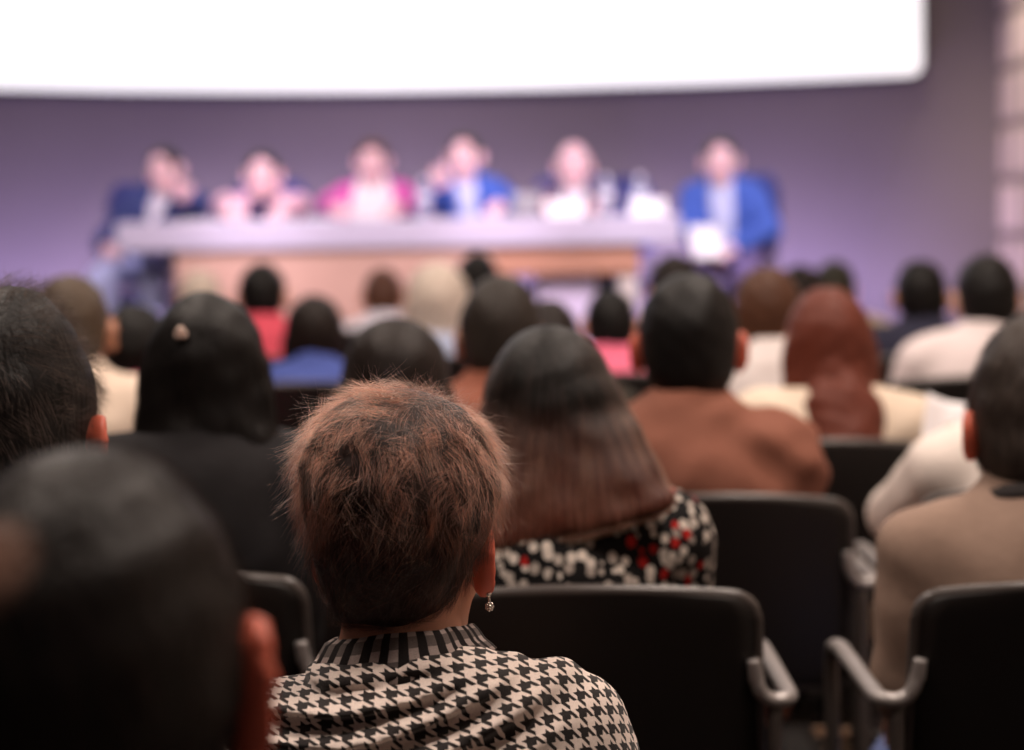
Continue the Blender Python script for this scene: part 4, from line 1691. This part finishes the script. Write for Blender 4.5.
zt_ = tz + .055
ON = lambda s: ((s * .182, .13, zt_ + .02), (s * .13, .36, zt_ + .0))
panelist('person in a navy suit leaning right, hand at the chin, at the left table end', 164, 147, 10.82, 135, 'padded blue chair under the navy suit', style='crop', hairmat=H_DARK, top=SUIT_NAVY, topname='jacket',
         seed=61, hroll=10, hyaw=-15, trousers=T('pale_blue_trousers', (186, 194, 232)), inner=T('white_shirt_panel', (230, 226, 236)), vneck=(.16, .02, .055),
         sw=.9, arms={-1: ((-.235, .20, zt_ + .02), (-.255, .285, zt_ + .055)), 1: ((.165, .08, zt_ - .16), (.12, .22, SEAT + .22))}, hands={-1: (1.3, (0, -1, 0))})
panelist('person in a pale pink jacket over a dark top behind the table', 262, 151, 10.80, 262, 'padded blue chair under the pale pink jacket', style='crop', hairmat=H_DARK, top=T('pale_pink_jacket', (232, 190, 204)), topname='jacket',
         seed=62, inner=T('dark_violet_top', (62, 52, 84)), vneck=(.08, .075, .07), arms={-1: ON(-1), 1: ON(1)}, sw=.88)
panelist('person in a magenta cardigan over a white blouse behind the table', 372, 139, 10.80, 371, 'padded blue chair under the magenta cardigan', style='crop', hairmat=H_BROWN, top=T('magenta_cardigan', (206, 92, 168)), topname='cardigan',
         seed=63, inner=T('white_blouse_panel', (244, 240, 240)), arms={-1: ((-.205, .12, zt_ + .02), (-.15, .36, zt_)), 1: ((.205, .12, zt_ + .02), (.15, .36, zt_))}, sw=.85, hpitch=-8, hs=.95, vneck=(.02, .155, .085))
panelist('person in a royal blue suit with one hand raised, behind the table', 464, 133, 10.80, 474, 'padded blue chair behind the raised hand', style='crop', hl=.05, hairmat=H_GREY, top=SUIT_BLUE, topname='jacket',
         seed=64, inner=T('pale_blue_shirt', (200, 206, 236)), vneck=(.14, .03, .06), sw=.82, arms={1: ((.17, .20, zt_ + .03), (.165, .30, zt_ + .09)), -1: ON(-1)}, hands={1: (.9, (0, -1, 0))}, hyaw=-8)
panelist('bald person in a dark grey jacket behind the table', 573, 143, 10.80, 573, 'padded blue chair under the dark grey jacket', style='bald', hairmat=H_GREY, top=T('dusk_grey_jacket', (104, 88, 106)), topname='jacket',
         seed=65, inner=T('white_shirt_panel', None), vneck=(.14, .03, .06), arms={-1: ON(-1), 1: ON(1)}, sw=.80)
panelist('person in a royal blue suit and pale shirt, right of the table end', 722, 137, 10.72, 735, 'padded blue chair right of the table end', rz=PI - .25, style='crop', hairmat=H_GREY, top=SUIT_BLUE, topname='jacket', fwd=.06,
         seed=66, inner=T('pale_blue_shirt', None), vneck=(.08, .05, .065), trousers=T('violet_trousers', (110, 96, 140)), hyaw=10, sw=.9, arms={1: ((.20, .14, .68), (.13, .33, .62)), -1: ((-.20, .14, .68), (-.06, .34, .60))})
sit_chair(at(617, 220, 11.6).x, 11.52, PI, 'empty padded blue chair behind the table right of the bald person')

# things on the table
PAPER = plain('paper_white', lin(244, 242, 246), .7)


def sheet(px, Y, w, d, rz, label, cat='paper', z=None, tilt=0.0):
    c = at(px, 220, Y)
    bm = bmesh.new()
    n = 6
    for side in (0, 1):
        pass
    top = [[bm.verts.new(((i / n - .5) * w, (j / n - .5) * d, .003 + .004 * math.sin(3 * i / n) * (j / n))) for i in range(n + 1)] for j in range(n + 1)]
    for j in range(n):
        for i in range(n):
            bm.faces.new((top[j][i], top[j][i + 1], top[j + 1][i + 1], top[j + 1][i]))
    o = bm_obj('paper_sheet', bm, PAPER, None, True)
    sm = o.modifiers.new('thick', 'SOLIDIFY')
    sm.thickness = .003
    o.location = (c.x, Y, zT + .001 if z is None else z)
    o.rotation_euler = (tilt, 0, rz)
    tag(o, label, cat, 'papers on the panel table')
    return o


def card(px, Y, label):
    c = at(px, 220, Y)
    bm = bmesh.new()
    w, hgt, dp, t = .085, .075, .035, .002
    pf = [(-dp, 0), (-t / 2, hgt), (t / 2, hgt), (dp, 0), (dp - .004, 0), (0, hgt - .008), (-dp + .004, 0)]
    A = [bm.verts.new((-w, y, z)) for y, z in pf]
    B = [bm.verts.new((w, y, z)) for y, z in pf]
    for k in range(len(pf)):
        j = (k + 1) % len(pf)
        bm.faces.new((A[k], A[j], B[j], B[k]))
    for q in (0, 1):
        V = (A, B)[q]
        for quad in ((0, 1, 5, 6), (1, 2, 5), (2, 3, 4, 5)):
            bm.faces.new([V[i] for i in quad])
    o = bm_obj('tent_card', bm, PAPER)
    o.location = (c.x, Y, zT + .0005)
    tag(o, label, 'card', 'white tent cards on the panel table')


for px, lab in ((566, 'white tent card before the bald person'), (648, 'white tent card at the right end of the table')):
    card(px, 10.24, lab)
sheet(242, 10.25, .15, .12, .1, 'white paper sheet before the pale pink jacket, at its right hand')
sheet(283, 10.25, .15, .12, -.1, 'white paper sheet before the pale pink jacket, at its left hand')
sheet(200, 10.34, .21, .18, .2, 'white paper sheet before the navy suit')
sheet(316, 10.40, .16, .14, -.1, 'white paper sheet between the pink jacket and magenta cardigan')
sheet(487, 10.27, .21, .16, .1, 'white paper sheet before the raised hand')

GLASS, gnt, gb = new_mat('clear_glass')
gb.inputs['Base Color'].default_value = (.95, .95, 1, 1)
gb.inputs['Roughness'].default_value = .05
gb.inputs['Transmission Weight'].default_value = .6
WATER, wnt, wb = new_mat('bottle_water_tint')
wb.inputs['Base Color'].default_value = (.8, .85, 1, 1)
wb.inputs['Roughness'].default_value = .1
wb.inputs['Transmission Weight'].default_value = .7


def tumbler(px, Y, label):
    c = at(px, 220, Y)
    bm = bmesh.new()
    lathe(bm, [(0, 0), (.028, 0), (.034, .11), (.032, .11), (.026, .008), (0, .008)])
    o = bm_obj('water_glass', bm, GLASS, None, True)
    o.location = (c.x, Y, zT + .0005)
    tag(o, label, 'glass', 'water glasses on the panel table')


def bottle(px, Y, label):
    c = at(px, 220, Y)
    o = empty('water_bottle', (c.x, Y, zT + .0005))
    tag(o, label, 'bottle', 'water bottles on the panel table')
    bm = bmesh.new()
    lathe(bm, [(0, 0), (.030, 0), (.033, .006), (.033, .06), (.031, .07), (.033, .08), (.033, .12), (.026, .145), (.014, .160), (.013, .175), (0, .175)])
    bm_obj('bottle_body', bm, WATER, o, True)
    bm = bmesh.new()
    lathe(bm, [(.0, .170), (.0155, .170), (.0155, .188), (.013, .191), (0, .191)])
    bm_obj('cap', bm, plain('cap_white', lin(236, 236, 244), .4), o, True)
    bm = bmesh.new()
    lathe(bm, [(.0335, .082), (.0342, .084), (.0342, .116), (.0335, .118)])
    bm_obj('paper_label', bm, plain('bottle_label_white', lin(226, 228, 244), .6), o, True)


tumbler(520, 10.26, 'water glass left of the bald person')
tumbler(535, 10.24, 'water glass right next to the tent card of the bald person')
bottle(606, 10.34, 'water bottle right of the bald person')
bottle(640, 10.40, 'water bottle near the right end of the table')
bottle(424, 10.40, 'water bottle between the magenta cardigan and the raised hand')
# papers in the hands of the speaker at the right
pp = at(706, 240, 10.36)
o = sheet(706, 10.34, .15, .19, .2, 'white papers held by the person right of the table end', z=pp.z - .01, tilt=.9)
